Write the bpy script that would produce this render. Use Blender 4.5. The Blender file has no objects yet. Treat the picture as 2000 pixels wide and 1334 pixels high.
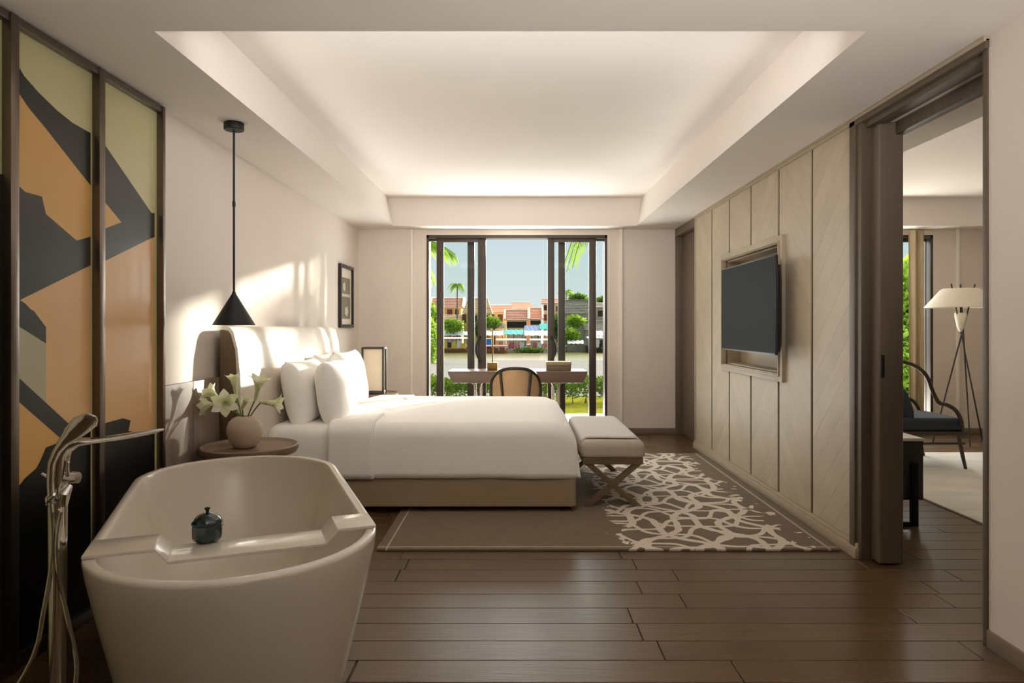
import bpy, bmesh, math, random
from mathutils import Vector, Matrix, noise

random.seed(7)
scene = bpy.context.scene
COL = scene.collection
PI = math.pi
FPX = 1340.0            # focal length in pixels of the 2000 px wide frame
EYE = 1.254

# ------------------------------------------------------------------ camera
cam_data = bpy.data.cameras.new('camera')
cam = bpy.data.objects.new('camera', cam_data)
COL.objects.link(cam)
cam.location = (0, 0, EYE)
cam.rotation_euler = (PI / 2, 0, 0)
cam_data.sensor_width = 36.0
cam_data.lens = FPX / 2000.0 * 36.0
cam_data.shift_x = -0.005
cam_data.shift_y = -0.0145
cam_data.clip_start = 0.05
cam_data.clip_end = 600
scene.camera = cam

# ------------------------------------------------------------------ colour management
scene.view_settings.view_transform = 'Standard'
scene.view_settings.look = 'None'
scene.view_settings.gamma = 1.0
scene.view_settings.use_curve_mapping = False
scene.view_settings.exposure = 0.8
scene.cycles.use_denoising = True
scene.cycles.max_bounces = 8
scene.cycles.diffuse_bounces = 6
scene.cycles.transparent_max_bounces = 16
scene.cycles.sample_clamp_indirect = 6.0
scene.cycles.caustics_reflective = False
scene.cycles.caustics_refractive = False


def lin(c):
    c = c / 255.0
    return c / 12.92 if c <= 0.04045 else ((c + 0.055) / 1.055) ** 2.4


def rgb(r, g, b):
    return (lin(r), lin(g), lin(b), 1.0)


# ------------------------------------------------------------------ sky
world = bpy.data.worlds.new('hazy_tropical_sky')
scene.world = world
world.use_nodes = True
wn = world.node_tree.nodes
wl = world.node_tree.links
wn.clear()
w_out = wn.new('ShaderNodeOutputWorld')
w_bg = wn.new('ShaderNodeBackground')
w_tc = wn.new('ShaderNodeTexCoord')
w_sep = wn.new('ShaderNodeSeparateXYZ')
w_ramp = wn.new('ShaderNodeValToRGB')
w_ramp.color_ramp.elements[0].position = 0.0
w_ramp.color_ramp.elements[0].color = rgb(222, 234, 228)
w_ramp.color_ramp.elements[1].position = 0.9
w_ramp.color_ramp.elements[1].color = rgb(176, 204, 226)
e = w_ramp.color_ramp.elements.new(0.14)
e.color = rgb(205, 222, 230)
w_noise = wn.new('ShaderNodeTexNoise')
w_noise.inputs['Scale'].default_value = 5.0
w_noise.inputs['Detail'].default_value = 5.0
w_map = wn.new('ShaderNodeMapping')
w_map.inputs['Scale'].default_value = (1, 1, 4)
w_cr = wn.new('ShaderNodeValToRGB')
w_cr.color_ramp.elements[0].position = 0.55
w_cr.color_ramp.elements[0].color = (0, 0, 0, 1)
w_cr.color_ramp.elements[1].position = 0.8
w_cr.color_ramp.elements[1].color = (0.5, 0.5, 0.5, 1)
w_mix = wn.new('ShaderNodeMixRGB')
w_mix.inputs['Color2'].default_value = rgb(240, 244, 246)
wl.new(w_tc.outputs['Generated'], w_sep.inputs[0])
wl.new(w_sep.outputs['Z'], w_ramp.inputs[0])
wl.new(w_tc.outputs['Generated'], w_map.inputs[0])
wl.new(w_map.outputs[0], w_noise.inputs['Vector'])
wl.new(w_noise.outputs['Fac'], w_cr.inputs[0])
wl.new(w_cr.outputs[0], w_mix.inputs['Fac'])
wl.new(w_ramp.outputs[0], w_mix.inputs['Color1'])
wl.new(w_mix.outputs[0], w_bg.inputs['Color'])
w_bg.inputs['Strength'].default_value = 0.57
wl.new(w_bg.outputs[0], w_out.inputs[0])

# ------------------------------------------------------------------ sun: low, from beyond the river, right of the glass doors
SUN_TO = Vector((1.0, 1.6, 0.34)).normalized()
sd = bpy.data.lights.new('sun', 'SUN')
sd.energy = 7.0
sd.angle = math.radians(1.8)
sd.color = (1.0, 0.93, 0.80)
sun = bpy.data.objects.new('sun', sd)
COL.objects.link(sun)
sun.rotation_euler = SUN_TO.to_track_quat('Z', 'Y').to_euler()
sun.location = (20, 30, 8)
# second, very wide sun lamp added as fill for the hazy sky
hd = bpy.data.lights.new('sky_fill_sun', 'SUN')
hd.energy = 9.0
hd.angle = math.radians(110)
hd.color = (1.0, 0.97, 0.93)
fill_sun = bpy.data.objects.new('sky_fill_sun', hd)
COL.objects.link(fill_sun)
fill_sun.rotation_euler = Vector((0.25, 1.0, 0.62)).to_track_quat('Z', 'Y').to_euler()
fill_sun.location = (5, 30, 20)


def area(name, loc, rot, sx, sy, power, color, portal=False):
    d = bpy.data.lights.new(name, 'AREA')
    d.shape = 'RECTANGLE'
    d.size, d.size_y = sx, sy
    d.energy = power
    d.color = color
    d.cycles.is_portal = portal
    o = bpy.data.objects.new(name, d)
    COL.objects.link(o)
    o.location = loc
    o.rotation_euler = rot
    return o


# portals only steer the sampling of the sky through the two glazed openings
area('sky_portal_bedroom', (0, 8.3, 1.15), (-PI / 2, 0, 0), 2.2, 2.3, 1, (1, 1, 1), True)
area('sky_portal_living', (3.9, 8.3, 1.15), (-PI / 2, 0, 0), 2.1, 2.3, 1, (1, 1, 1), True)
WARM = (1.0, 0.98, 0.955)
# added area lamps imitating daylight off the terrace, before each pair of glass doors
area('terrace_fill_bedroom', (0.0, 9.25, -0.012), (PI, 0, 0), 2.4, 1.5, 165, (0.97, 0.985, 1.0))
area('terrace_fill_living', (3.8, 9.25, -0.012), (PI, 0, 0), 2.4, 1.5, 120, (1.0, 0.95, 0.88))


# added fill strips without fixtures along the coffers, aimed across the upper ceiling
def coffer_fill(name, x, yc, length, sgn, power, aim=0.14):
    o = area(name, (x, yc, 2.425), (0, 0, 0), length, 0.03, power, WARM)
    d = Vector((sgn * math.cos(aim), 0, math.sin(aim)))
    z = -d
    xa = Vector((0, 1, 0))
    ya = z.cross(xa)
    o.rotation_euler = Matrix((xa, ya, z)).transposed().to_euler()
    o.data.spread = math.radians(150)
    return o


coffer_fill('coffer_fill_bedroom', -1.385, 4.55, 3.7, 1, 2.2)
coffer_fill('coffer_fill_bedroom', 1.335, 4.55, 3.7, -1, 2.2)
o = area('coffer_fill_bedroom', (-0.02, 2.665, 2.46), (0, 0, 0), 2.2, 0.11, 9, WARM)
o.rotation_euler = (PI / 2 + 0.10, 0, 0)          # faces the glass doors, tipped slightly up
o.data.spread = math.radians(130)
coffer_fill('coffer_fill_living', 2.545, 5.2, 4.6, 1, 2)
coffer_fill('coffer_fill_living', 5.68, 5.2, 4.6, -1, 2)
# unseen fill lamp added behind the camera, washing the ceiling
area('rear_ceiling_fill', (0.6, -1.15, 0.95), (PI - 0.90, 0, 0), 0.5, 0.5, 26, WARM).data.spread = math.radians(84)

# ------------------------------------------------------------------ materials
MATS = {}


def mat(name, col, rough=0.5, metal=0.0, spec=0.5, var=0.0, vscale=8.0, stretch=(1, 1, 1),
        bump=0.0, bscale=40.0, coat=0.0, rnd=0.0, sheen=0.0, trans=0.0, subsurf=0.0):
    m = bpy.data.materials.new(name)
    m.use_nodes = True
    nt = m.node_tree
    b = nt.nodes['Principled BSDF']
    b.inputs['Base Color'].default_value = col
    b.inputs['Roughness'].default_value = rough
    b.inputs['Metallic'].default_value = metal
    b.inputs['Specular IOR Level'].default_value = spec
    b.inputs['Coat Weight'].default_value = coat
    b.inputs['Sheen Weight'].default_value = sheen
    b.inputs['Transmission Weight'].default_value = trans
    if subsurf:
        b.inputs['Subsurface Weight'].default_value = subsurf
        b.inputs['Subsurface Scale'].default_value = 0.02
    tc = nt.nodes.new('ShaderNodeTexCoord')
    mp = nt.nodes.new('ShaderNodeMapping')
    mp.inputs['Scale'].default_value = stretch
    nt.links.new(tc.outputs['Object'], mp.inputs[0])
    vec = mp.outputs[0]
    oi = nt.nodes.new('ShaderNodeObjectInfo')
    if rnd:
        ad = nt.nodes.new('ShaderNodeVectorMath')
        ad.operation = 'ADD'
        sc = nt.nodes.new('ShaderNodeMath')
        sc.operation = 'MULTIPLY'
        sc.inputs[1].default_value = 37.0
        nt.links.new(oi.outputs['Random'], sc.inputs[0])
        nt.links.new(mp.outputs[0], ad.inputs[0])
        nt.links.new(sc.outputs[0], ad.inputs[1])
        vec = ad.outputs[0]
    src = None
    n = nt.nodes.new('ShaderNodeTexNoise')
    n.inputs['Scale'].default_value = vscale
    n.inputs['Detail'].default_value = 6.0
    nt.links.new(vec, n.inputs['Vector'])
    mr = nt.nodes.new('ShaderNodeMapRange')
    mr.inputs['From Min'].default_value = 0.3
    mr.inputs['From Max'].default_value = 0.7
    mr.inputs['To Min'].default_value = 1.0 - max(var, 0.012)
    mr.inputs['To Max'].default_value = 1.0 + max(var, 0.012)
    nt.links.new(n.outputs['Fac'], mr.inputs[0])
    hsv = nt.nodes.new('ShaderNodeHueSaturation')
    hsv.inputs['Color'].default_value = col
    nt.links.new(mr.outputs[0], hsv.inputs['Value'])
    src = hsv.outputs[0]
    if rnd:
        mr2 = nt.nodes.new('ShaderNodeMapRange')
        mr2.inputs['To Min'].default_value = 1.0 - rnd
        mr2.inputs['To Max'].default_value = 1.0 + rnd
        nt.links.new(oi.outputs['Random'], mr2.inputs[0])
        h2 = nt.nodes.new('ShaderNodeHueSaturation')
        nt.links.new(src, h2.inputs['Color'])
        nt.links.new(mr2.outputs[0], h2.inputs['Value'])
        src = h2.outputs[0]
    nt.links.new(src, b.inputs['Base Color'])
    if bump:
        n2 = nt.nodes.new('ShaderNodeTexNoise')
        n2.inputs['Scale'].default_value = bscale
        n2.inputs['Detail'].default_value = 4.0
        nt.links.new(vec, n2.inputs['Vector'])
        bp = nt.nodes.new('ShaderNodeBump')
        bp.inputs['Strength'].default_value = bump
        bp.inputs['Distance'].default_value = 0.01
        nt.links.new(n2.outputs['Fac'], bp.inputs['Height'])
        nt.links.new(bp.outputs[0], b.inputs['Normal'])
    MATS[name] = m
    return m


def leaf_mat(name, col, col2):
    m = mat(name, col, 0.7, spec=0.15, var=0.25, vscale=3.0, rnd=0.1)
    nt = m.node_tree
    out = nt.nodes['Material Output']
    b = nt.nodes['Principled BSDF']
    tr = nt.nodes.new('ShaderNodeBsdfTranslucent')
    tr.inputs['Color'].default_value = col2
    mx = nt.nodes.new('ShaderNodeMixShader')
    mx.inputs[0].default_value = 0.45
    nt.links.new(b.outputs[0], mx.inputs[1])
    nt.links.new(tr.outputs[0], mx.inputs[2])
    nt.links.new(mx.outputs[0], out.inputs['Surface'])
    return m


def glass_mat(name):
    m = bpy.data.materials.new(name)
    m.use_nodes = True
    nt = m.node_tree
    nt.nodes.clear()
    out = nt.nodes.new('ShaderNodeOutputMaterial')
    t = nt.nodes.new('ShaderNodeBsdfTransparent')
    t.inputs['Color'].default_value = (0.97, 0.985, 0.98, 1)
    g = nt.nodes.new('ShaderNodeBsdfGlossy')
    g.inputs['Roughness'].default_value = 0.01
    f = nt.nodes.new('ShaderNodeFresnel')
    f.inputs['IOR'].default_value = 1.06
    mx = nt.nodes.new('ShaderNodeMixShader')
    nt.links.new(f.outputs[0], mx.inputs[0])
    nt.links.new(t.outputs[0], mx.inputs[1])
    nt.links.new(g.outputs[0], mx.inputs[2])
    nt.links.new(mx.outputs[0], out.inputs[0])
    MATS[name] = m
    return m


mat('plaster_wall', rgb(229, 219, 209), 0.85, var=0.02, vscale=2.0, bump=0.05, bscale=120)
mat('plaster_ceiling', rgb(232, 224, 216), 0.9, var=0.015, vscale=1.5)
mat('white_trim', rgb(247, 242, 234), 0.6)
mat('floor_wood', rgb(92, 70, 45), 0.30, spec=0.45, var=0.16, vscale=5.0, stretch=(0.9, 14, 14), bump=0.10, bscale=9.0, rnd=0.13)
mat('floor_joint', rgb(70, 58, 42), 0.7)
mat('panel_wood', rgb(186, 172, 148), 0.5, var=0.06, vscale=5.0, stretch=(1, 1, 1), rnd=0.045, bump=0.04, bscale=30)
mat('panel_frame_wood', rgb(176, 160, 136), 0.5, var=0.04, vscale=6)
mat('groove_dark', rgb(52, 38, 24), 0.7)
mat('door_wood', rgb(96, 82, 66), 0.5, var=0.08, vscale=6.0, stretch=(6, 6, 0.5), bump=0.03, bscale=20)
mat('dark_door_wood', rgb(112, 97, 82), 0.5, var=0.06, vscale=6.0, stretch=(6, 6, 0.5))
mat('skirting_wood', rgb(128, 110, 92), 0.5, var=0.05)
mat('bedhead_panel_wood', rgb(140, 122, 112), 0.4, var=0.08, vscale=5.0, stretch=(5, 5, 0.6), rnd=0.04)
mat('aluminium_bronze', rgb(72, 63, 56), 0.4, metal=0.3, var=0.03)
mat('black_metal', rgb(24, 23, 22), 0.45, metal=0.4)
mat('matt_black', rgb(20, 20, 20), 0.55)
mat('steel_frame', rgb(120, 108, 98), 0.28, metal=0.9)
mat('chrome', rgb(215, 212, 206), 0.08, metal=1.0)
mat('brass', rgb(128, 100, 54), 0.35, metal=1.0, var=0.05)
mat('tub_white', rgb(208, 200, 186), 0.22, spec=0.5, coat=0.3)
mat('linen_white', rgb(249, 246, 241), 0.9, var=0.012, vscale=30, bump=0.08, bscale=260, sheen=0.15)
mat('duvet_white', rgb(249, 246, 241), 0.9, var=0.012, vscale=30, bump=0.10, bscale=5.0, sheen=0.15)
mat('bed_base_fabric', rgb(158, 138, 110), 0.9, var=0.05, vscale=80, bump=0.12, bscale=300)
mat('headboard_leather', rgb(226, 216, 202), 0.42, var=0.02, vscale=20)
mat('headboard_side', rgb(104, 84, 60), 0.6, var=0.05)
mat('bench_fabric', rgb(186, 174, 158), 0.85, var=0.03, vscale=60, bump=0.1, bscale=300)
mat('throw_fabric', rgb(214, 208, 204), 0.95, var=0.03, vscale=60, bump=0.2, bscale=200)
mat('bench_wood', rgb(112, 92, 68), 0.5, var=0.08, vscale=8)
mat('nightstand_wood', rgb(134, 112, 92), 0.45, var=0.08, vscale=6, stretch=(1, 6, 6))
mat('desk_wood', rgb(118, 98, 86), 0.35, var=0.08, vscale=4, stretch=(0.8, 8, 8))
mat('vase_ceramic', rgb(196, 178, 160), 0.75, var=0.03, vscale=20)
mat('jar_teal', rgb(12, 44, 42), 0.18, var=0.15, vscale=30, coat=0.6)
mat('lamp_paper', rgb(240, 224, 200), 0.8, var=0.02)
mat('cane', rgb(196, 160, 118), 0.7, var=0.08, vscale=120, bump=0.25, bscale=180)
mat('desk_leg_metal', rgb(150, 138, 124), 0.45, metal=0.7)
mat('chair_wood_dark', rgb(46, 40, 36), 0.4, var=0.08)
mat('arm_wood', rgb(66, 54, 42), 0.35, var=0.1)
mat('navy_fabric', rgb(52, 58, 68), 0.85, var=0.06, vscale=60, bump=0.1, bscale=300)
mat('shade_white', rgb(240, 232, 214), 0.7)
mat('screen_black', rgb(22, 23, 24), 0.5, spec=0.03)
mat('screen_bezel', rgb(60, 60, 60), 0.35, metal=0.6)
mat('tv_back', rgb(18, 18, 18), 0.6)
mat('mural_sage', rgb(204, 198, 152), 0.34, spec=0.35, coat=0.05, var=0.02, vscale=3)
mat('mural_grey_green', rgb(176, 172, 140), 0.34, spec=0.35, coat=0.05, var=0.02, vscale=3)
mat('mural_ochre', rgb(214, 166, 94), 0.34, spec=0.35, coat=0.05, var=0.03, vscale=3)
mat('mural_tan', rgb(220, 176, 122), 0.34, spec=0.35, coat=0.05, var=0.03, vscale=3)
mat('mural_charcoal', rgb(30, 29, 28), 0.34, spec=0.35, coat=0.05)
mat('mural_slate', rgb(50, 48, 47), 0.34, spec=0.35, coat=0.05)
mat('mural_olive', rgb(44, 41, 32), 0.34, spec=0.35, coat=0.05)
mat('mural_black', rgb(18, 17, 15), 0.34, spec=0.3)
mat('picture_mat_board', rgb(228, 220, 206), 0.8)
mat('print_grey', rgb(130, 124, 108), 0.7, var=0.18, vscale=9)
mat('print_pale', rgb(206, 200, 186), 0.7)
mat('picture_frame_wood', rgb(40, 30, 27), 0.4)
mat('box_leather', rgb(158, 144, 112), 0.55, var=0.04)
mat('box_leather_side', rgb(120, 104, 80), 0.55, var=0.04)
mat('rug_living', rgb(214, 208, 196), 0.95, var=0.10, vscale=2.5, stretch=(1, 2.5, 1), bump=0.2, bscale=200)
mat('curtain_fabric', rgb(196, 178, 146), 0.9, var=0.04)
mat('sideboard_dark', rgb(58, 54, 46), 0.4, var=0.05)
mat('stone_top', rgb(236, 232, 224), 0.25, var=0.03)
mat('stem_green', rgb(96, 120, 48), 0.6)
leaf_mat('petal', rgb(252, 252, 240), rgb(250, 252, 232))
leaf_mat('petal_green', rgb(240, 244, 206), rgb(238, 244, 196))
glass_mat('window_glass')

# outdoors
mat('terrace_stone', rgb(238, 230, 214), 0.9, spec=0.0, var=0.03, vscale=3)
mat('promenade_stone', rgb(122, 117, 110), 0.95, spec=0.0, var=0.04, vscale=1.0)
mat('lawn_grass', rgb(120, 118, 40), 0.95, spec=0.0, var=0.2, vscale=6, bump=0.4, bscale=60)
mat('river_water', rgb(96, 88, 42), 0.3, spec=0.04, var=0.12, vscale=0.25, stretch=(0.3, 1, 1), bump=0.25, bscale=1.6)
mat('bank_stone', rgb(140, 130, 112), 0.9, var=0.2, vscale=1.5, bump=0.4, bscale=3)
leaf_mat('hedge_leaf', rgb(66, 86, 20), rgb(86, 106, 22))
leaf_mat('shrub_leaf', rgb(116, 146, 58), rgb(150, 180, 60))
leaf_mat('dark_leaf', rgb(66, 92, 44), rgb(100, 130, 50))
leaf_mat('palm_leaf', rgb(86, 116, 52), rgb(150, 180, 60))
mat('palm_bark', rgb(140, 118, 92), 0.9, var=0.15, vscale=6, bump=0.5, bscale=12)
mat('hedge_twig', rgb(104, 88, 60), 0.9, var=0.1)
mat('tile_red', rgb(196, 132, 98), 0.85, var=0.14, vscale=1.2, bump=0.5, bscale=5)
mat('tile_brown', rgb(168, 118, 92), 0.85, var=0.14, vscale=1.2, bump=0.5, bscale=5)
mat('tile_tan', rgb(206, 172, 132), 0.85, var=0.10, vscale=1.2)
mat('thatch_grey', rgb(128, 120, 104), 0.95, var=0.25, vscale=2.0, stretch=(1, 1, 4), bump=0.5, bscale=6)
mat('render_yellow', rgb(226, 190, 112), 0.9, var=0.06, vscale=1)
mat('render_cream', rgb(228, 210, 176), 0.9, var=0.06, vscale=1)
mat('render_pink', rgb(206, 170, 146), 0.9, var=0.06, vscale=1)
mat('render_grey', rgb(150, 146, 138), 0.9, var=0.10, vscale=1)
mat('ridge_white', rgb(232, 210, 188), 0.9)
mat('dark_opening', rgb(52, 46, 40), 0.9)
mat('shutter_brown', rgb(112, 74, 48), 0.8)
mat('awning_white', rgb(236, 232, 226), 0.85, var=0.04)
mat('awning_teal', rgb(112, 206, 194), 0.85, var=0.05)
mat('awning_blue', rgb(140, 160, 192), 0.85, var=0.05)
mat('tarp_blue', rgb(60, 128, 206), 0.8, var=0.06)
mat('boat_wood', rgb(148, 92, 62), 0.8, var=0.15)
mat('boat_green', rgb(92, 122, 70), 0.8, var=0.1)
mat('boat_white', rgb(230, 224, 216), 0.8, var=0.05)
mat('boat_yellow', rgb(232, 196, 84), 0.8, var=0.06)
mat('boat_red', rgb(200, 104, 92), 0.8, var=0.08)
mat('boat_dark', rgb(58, 52, 48), 0.8, var=0.1)
mat('sign_pink', rgb(222, 150, 140), 0.8, var=0.2, vscale=2)

# ------------------------------------------------------------------ building helpers
ORIGIN = {}


class MB:
    """collects geometry in world coordinates; build() links it as one mesh object"""

    def __init__(self):
        self.v, self.f, self.mi = [], [], []
        self.cur = 0

    def add(self, vs, fs):
        o = len(self.v)
        self.v += [tuple(p) for p in vs]
        for f in fs:
            self.f.append([i + o for i in f])
            self.mi.append(self.cur)
        return self

    def box(self, x0, x1, y0, y1, z0, z1):
        vs = [(x, y, z) for x in (x0, x1) for y in (y0, y1) for z in (z0, z1)]
        return self.add(vs, [(0, 1, 3, 2), (4, 6, 7, 5), (0, 4, 5, 1), (2, 3, 7, 6), (0, 2, 6, 4), (1, 5, 7, 3)])

    def quad(self, a, b, c, d):
        return self.add([a, b, c, d], [(0, 1, 2, 3)])

    def prism(self, pts, off):
        """pts: planar polygon; off: extrusion vector"""
        n = len(pts)
        off = Vector(off)
        vs = [Vector(p) for p in pts] + [Vector(p) + off for p in pts]
        fs = [list(range(n))[::-1], list(range(n, 2 * n))]
        for i in range(n):
            j = (i + 1) % n
            fs.append((i, j, j + n, i + n))
        return self.add(vs, fs)

    def loft(self, rings, cap0=True, cap1=True, closed=True):
        n = len(rings[0])
        vs = [p for r in rings for p in r]
        fs = []
        for k in range(len(rings) - 1):
            for i in range(n if closed else n - 1):
                j = (i + 1) % n
                fs.append((k * n + i, k * n + j, (k + 1) * n + j, (k + 1) * n + i))
        if cap0:
            fs.append(list(range(n))[::-1])
        if cap1:
            fs.append(list(range((len(rings) - 1) * n, len(rings) * n)))
        return self.add(vs, fs)

    def tube(self, pts, r, n=8, flat=1.0, up=None, cap=True):
        """swept tube; r a number or a list; flat scales the second axis"""
        pts = [Vector(p) for p in pts]
        rs = r if isinstance(r, (list, tuple)) else [r] * len(pts)
        rings = []
        prev = None
        for i, p in enumerate(pts):
            t = (pts[min(i + 1, len(pts) - 1)] - pts[max(i - 1, 0)]).normalized()
            if prev is None:
                u = Vector(up) if up else (Vector((0, 0, 1)) if abs(t.z) < 0.9 else Vector((1, 0, 0)))
            else:
                u = prev
            a = (u - t * u.dot(t)).normalized()
            prev = a
            b = t.cross(a)
            rings.append([p + a * (math.cos(2 * PI * k / n) * rs[i] * flat) + b * (math.sin(2 * PI * k / n) * rs[i]) for k in range(n)])
        return self.loft(rings, cap, cap)

    def lathe(self, cx, cy, prof, n=32, cap0=True, cap1=True):
        rings = [[(cx + r * math.cos(2 * PI * k / n), cy + r * math.sin(2 * PI * k / n), z) for k in range(n)] for r, z in prof]
        return self.loft(rings, cap0, cap1)

    def build(self, name, m, parent=None, smooth=False, bevel=0.0, seg=2, origin=None, angle=40):
        me = bpy.data.meshes.new(name)
        if origin is None:
            if parent is not None:
                origin = ORIGIN[parent.name]
            else:
                xs = [p[0] for p in self.v]
                ys = [p[1] for p in self.v]
                zs = [p[2] for p in self.v]
                origin = Vector(((min(xs) + max(xs)) / 2, (min(ys) + max(ys)) / 2, min(zs)))
        origin = Vector(origin)
        me.from_pydata([Vector(p) - origin for p in self.v], [], self.f)
        ms = m if isinstance(m, (list, tuple)) else [m]
        for k in ms:
            me.materials.append(MATS[k])
        if len(ms) > 1:
            me.polygons.foreach_set('material_index', self.mi)
        bm = bmesh.new()
        bm.from_mesh(me)
        bmesh.ops.recalc_face_normals(bm, faces=bm.faces)
        if bevel:
            eds = [ed for ed in bm.edges if len(ed.link_faces) == 2 and ed.calc_face_angle(0) > 0.5]
            bmesh.ops.bevel(bm, geom=eds, offset=bevel, segments=seg, profile=0.6, affect='EDGES', clamp_overlap=True)
        bm.to_mesh(me)
        bm.free()
        if smooth or bevel:
            me.polygons.foreach_set('use_smooth', [True] * len(me.polygons))
            me.set_sharp_from_angle(angle=math.radians(angle))
        o = bpy.data.objects.new(name, me)
        COL.objects.link(o)
        if parent is not None:
            o.parent = parent
            o.location = origin - ORIGIN[parent.name]
        else:
            o.location = origin
        ORIGIN[o.name] = origin
        return o


def tag(o, label=None, cat=None, group=None, kind=None):
    if label:
        o['label'] = label
    if cat:
        o['category'] = cat
    if group:
        o['group'] = group
    if kind:
        o['kind'] = kind
    return o


def thing(name, loc, label=None, cat=None, group=None, kind=None):
    o = bpy.data.objects.new(name, None)
    o.empty_display_size = 0.1
    COL.objects.link(o)
    o.location = loc
    ORIGIN[o.name] = Vector(loc)
    return tag(o, label, cat, group, kind)


def px(x, y, Y):
    """the point at depth Y seen at pixel (x, y)"""
    return Vector(((x - 1010) * Y / FPX, Y, EYE + (638 - y) * Y / FPX))


def rrect(cx, cy, hx, hy, r, z, seg=6):
    r = max(min(r, hx - 1e-4, hy - 1e-4), 1e-4)
    pts = []
    for (sx, sy, a0) in ((1, 1, 0), (-1, 1, PI / 2), (-1, -1, PI), (1, -1, 1.5 * PI)):
        for k in range(seg + 1):
            a = a0 + (PI / 2) * k / seg
            pts.append((cx + sx * (hx - r) + r * math.cos(a), cy + sy * (hy - r) + r * math.sin(a), z))
    return pts


def soft_box(mb, x0, x1, y0, y1, z0, z1, rx, ry, rz, rc=0.06, top_puff=0.0, seg=8, bottom_r=0.0):
    """rounded upholstery block with rounded top edges"""
    cx, cy, hx, hy = (x0 + x1) / 2, (y0 + y1) / 2, (x1 - x0) / 2, (y1 - y0) / 2
    rings = []
    if bottom_r:
        for k in range(4):
            a = PI / 2 * k / 4
            d = bottom_r * (1 - math.sin(a))
            rings.append(rrect(cx, cy, hx - d, hy - d, rc, z0 + bottom_r * (1 - math.cos(a))))
    else:
        rings.append(rrect(cx, cy, hx, hy, rc, z0))
    n = 5
    for k in range(n):
        z = (z0 + bottom_r) + (z1 - rz - z0 - bottom_r) * (k + 1) / n
        rings.append(rrect(cx, cy, hx, hy, rc, z))
    for k in range(1, seg + 1):
        a = PI / 2 * k / seg
        c = 1 - math.cos(a)
        rings.append(rrect(cx, cy, hx - rx * c, hy - ry * c, max(rc - min(rx, ry) * c * 0.3, 0.02), z1 - rz + rz * math.sin(a)))
    hx2, hy2 = hx - rx, hy - ry
    for k in range(1, 7):
        t = k / 7.0
        rings.append(rrect(cx, cy, hx2 * (1 - t) + 0.002, hy2 * (1 - t) + 0.002, 0.05 * (1 - t) + 0.001, z1 + top_puff * math.sin(t * PI / 2)))
    mb.loft(rings)
    return mb

# ================================================================== the room shell
XL, XR, YB, ZC = -1.86, 1.848, 8.04, 2.394
ZT = 2.706                       # upper ceiling inside the coffers
YF = -1.6                        # wall behind the camera
XLIV = 6.2                       # far side of the living room

# --- floor: sub-floor with every plank laid on it
mb = MB().box(-2.2, 6.4, YF - 0.1, YB + 0.2, -0.08, -0.008)
floor = tag(mb.build('floor', 'floor_joint', origin=(0, 0, 0)), kind='structure')
PLANK = {}


def plank_mesh(L):
    L = round(L, 2)
    if L not in PLANK:
        b = MB().box(0, L - 0.004, 0, 0.1565, -0.009, 0)
        o = b.build('plank', 'floor_wood', bevel=0.0016, seg=1, origin=(0, 0, 0))
        PLANK[L] = o.data
        bpy.data.objects.remove(o)
    return PLANK[L]


rngp = random.Random(11)
y = 1.62
row = 0
while y < YB - 0.02:
    x = -1.86 - rngp.uniform(0.1, 1.3)
    while x < XLIV:
        L = rngp.choice((1.2, 1.4, 1.6))
        x0, x1 = max(x, -1.86), min(x + L, XLIV)
        if x1 - x0 > 0.12:
            o = bpy.data.objects.new('plank', plank_mesh(x1 - x0))
            COL.objects.link(o)
            o.parent = floor
            o.location = (x0, y, 0)
        x += L
    y += 0.16
    row += 1
mb = MB().box(-1.86, XLIV, YF, 1.615, -0.009, 0)
mb.build('plank_field', 'floor_wood', floor)

# --- ceiling with its coffers


def coffer(mb, x0, x1, y0, y1, slope, ox0, ox1, oy0, oy1):
    mb.quad((ox0, oy0, ZC), (ox1, oy0, ZC), (ox1, y0, ZC), (ox0, y0, ZC))
    mb.quad((ox0, y1, ZC), (ox1, y1, ZC), (ox1, oy1, ZC), (ox0, oy1, ZC))
    mb.quad((ox0, y0, ZC), (x0, y0, ZC), (x0, y1, ZC), (ox0, y1, ZC))
    mb.quad((x1, y0, ZC), (ox1, y0, ZC), (ox1, y1, ZC), (x1, y1, ZC))
    a, b = x0 - slope, x1 + slope
    mb.quad((a, y0, ZT), (b, y0, ZT), (b, y1, ZT), (a, y1, ZT))
    mb.quad((x0, y0, ZC), (a, y0, ZT), (a, y1, ZT), (x0, y1, ZC))
    mb.quad((x1, y0, ZC), (x1, y1, ZC), (b, y1, ZT), (b, y0, ZT))
    mb.quad((x0, y1, ZC), (a, y1, ZT), (b, y1, ZT), (x1, y1, ZC))
    mb.quad((x0, y0, ZC), (x1, y0, ZC), (b, y0, ZT), (a, y0, ZT))


mb = MB()
coffer(mb, -1.40, 1.35, 2.648, 7.754, 0.055, XL - 0.2, 1.94, YF - 0.1, YB + 0.2)
coffer(mb, 2.525, 5.70, 2.648, 7.754, 0.02, 1.94, XLIV + 0.2, YF - 0.1, YB + 0.2)
mb.box(XL - 0.25, XLIV + 0.25, YF - 0.15, YB + 0.25, 2.76, 2.82)
ceiling = tag(mb.build('ceiling', 'plaster_ceiling', origin=(0, 0, ZC)), kind='structure')

# --- walls
mb = MB().box(XL - 0.2, XL, YF, YB + 0.2, -0.02, 2.75)
wall_left = tag(mb.build('wall_left', 'plaster_wall'), kind='structure')
mb = MB().box(XL - 0.2, XLIV + 0.2, YF - 0.2, YF, -0.02, 2.75)
wall_front = tag(mb.build('wall_front', 'door_wood'), kind='structure')
mb = MB().box(XLIV, XLIV + 0.2, YF, YB + 0.2, -0.02, 2.75)
wall_living = tag(mb.build('wall_living_right', 'plaster_wall'), kind='structure')

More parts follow.
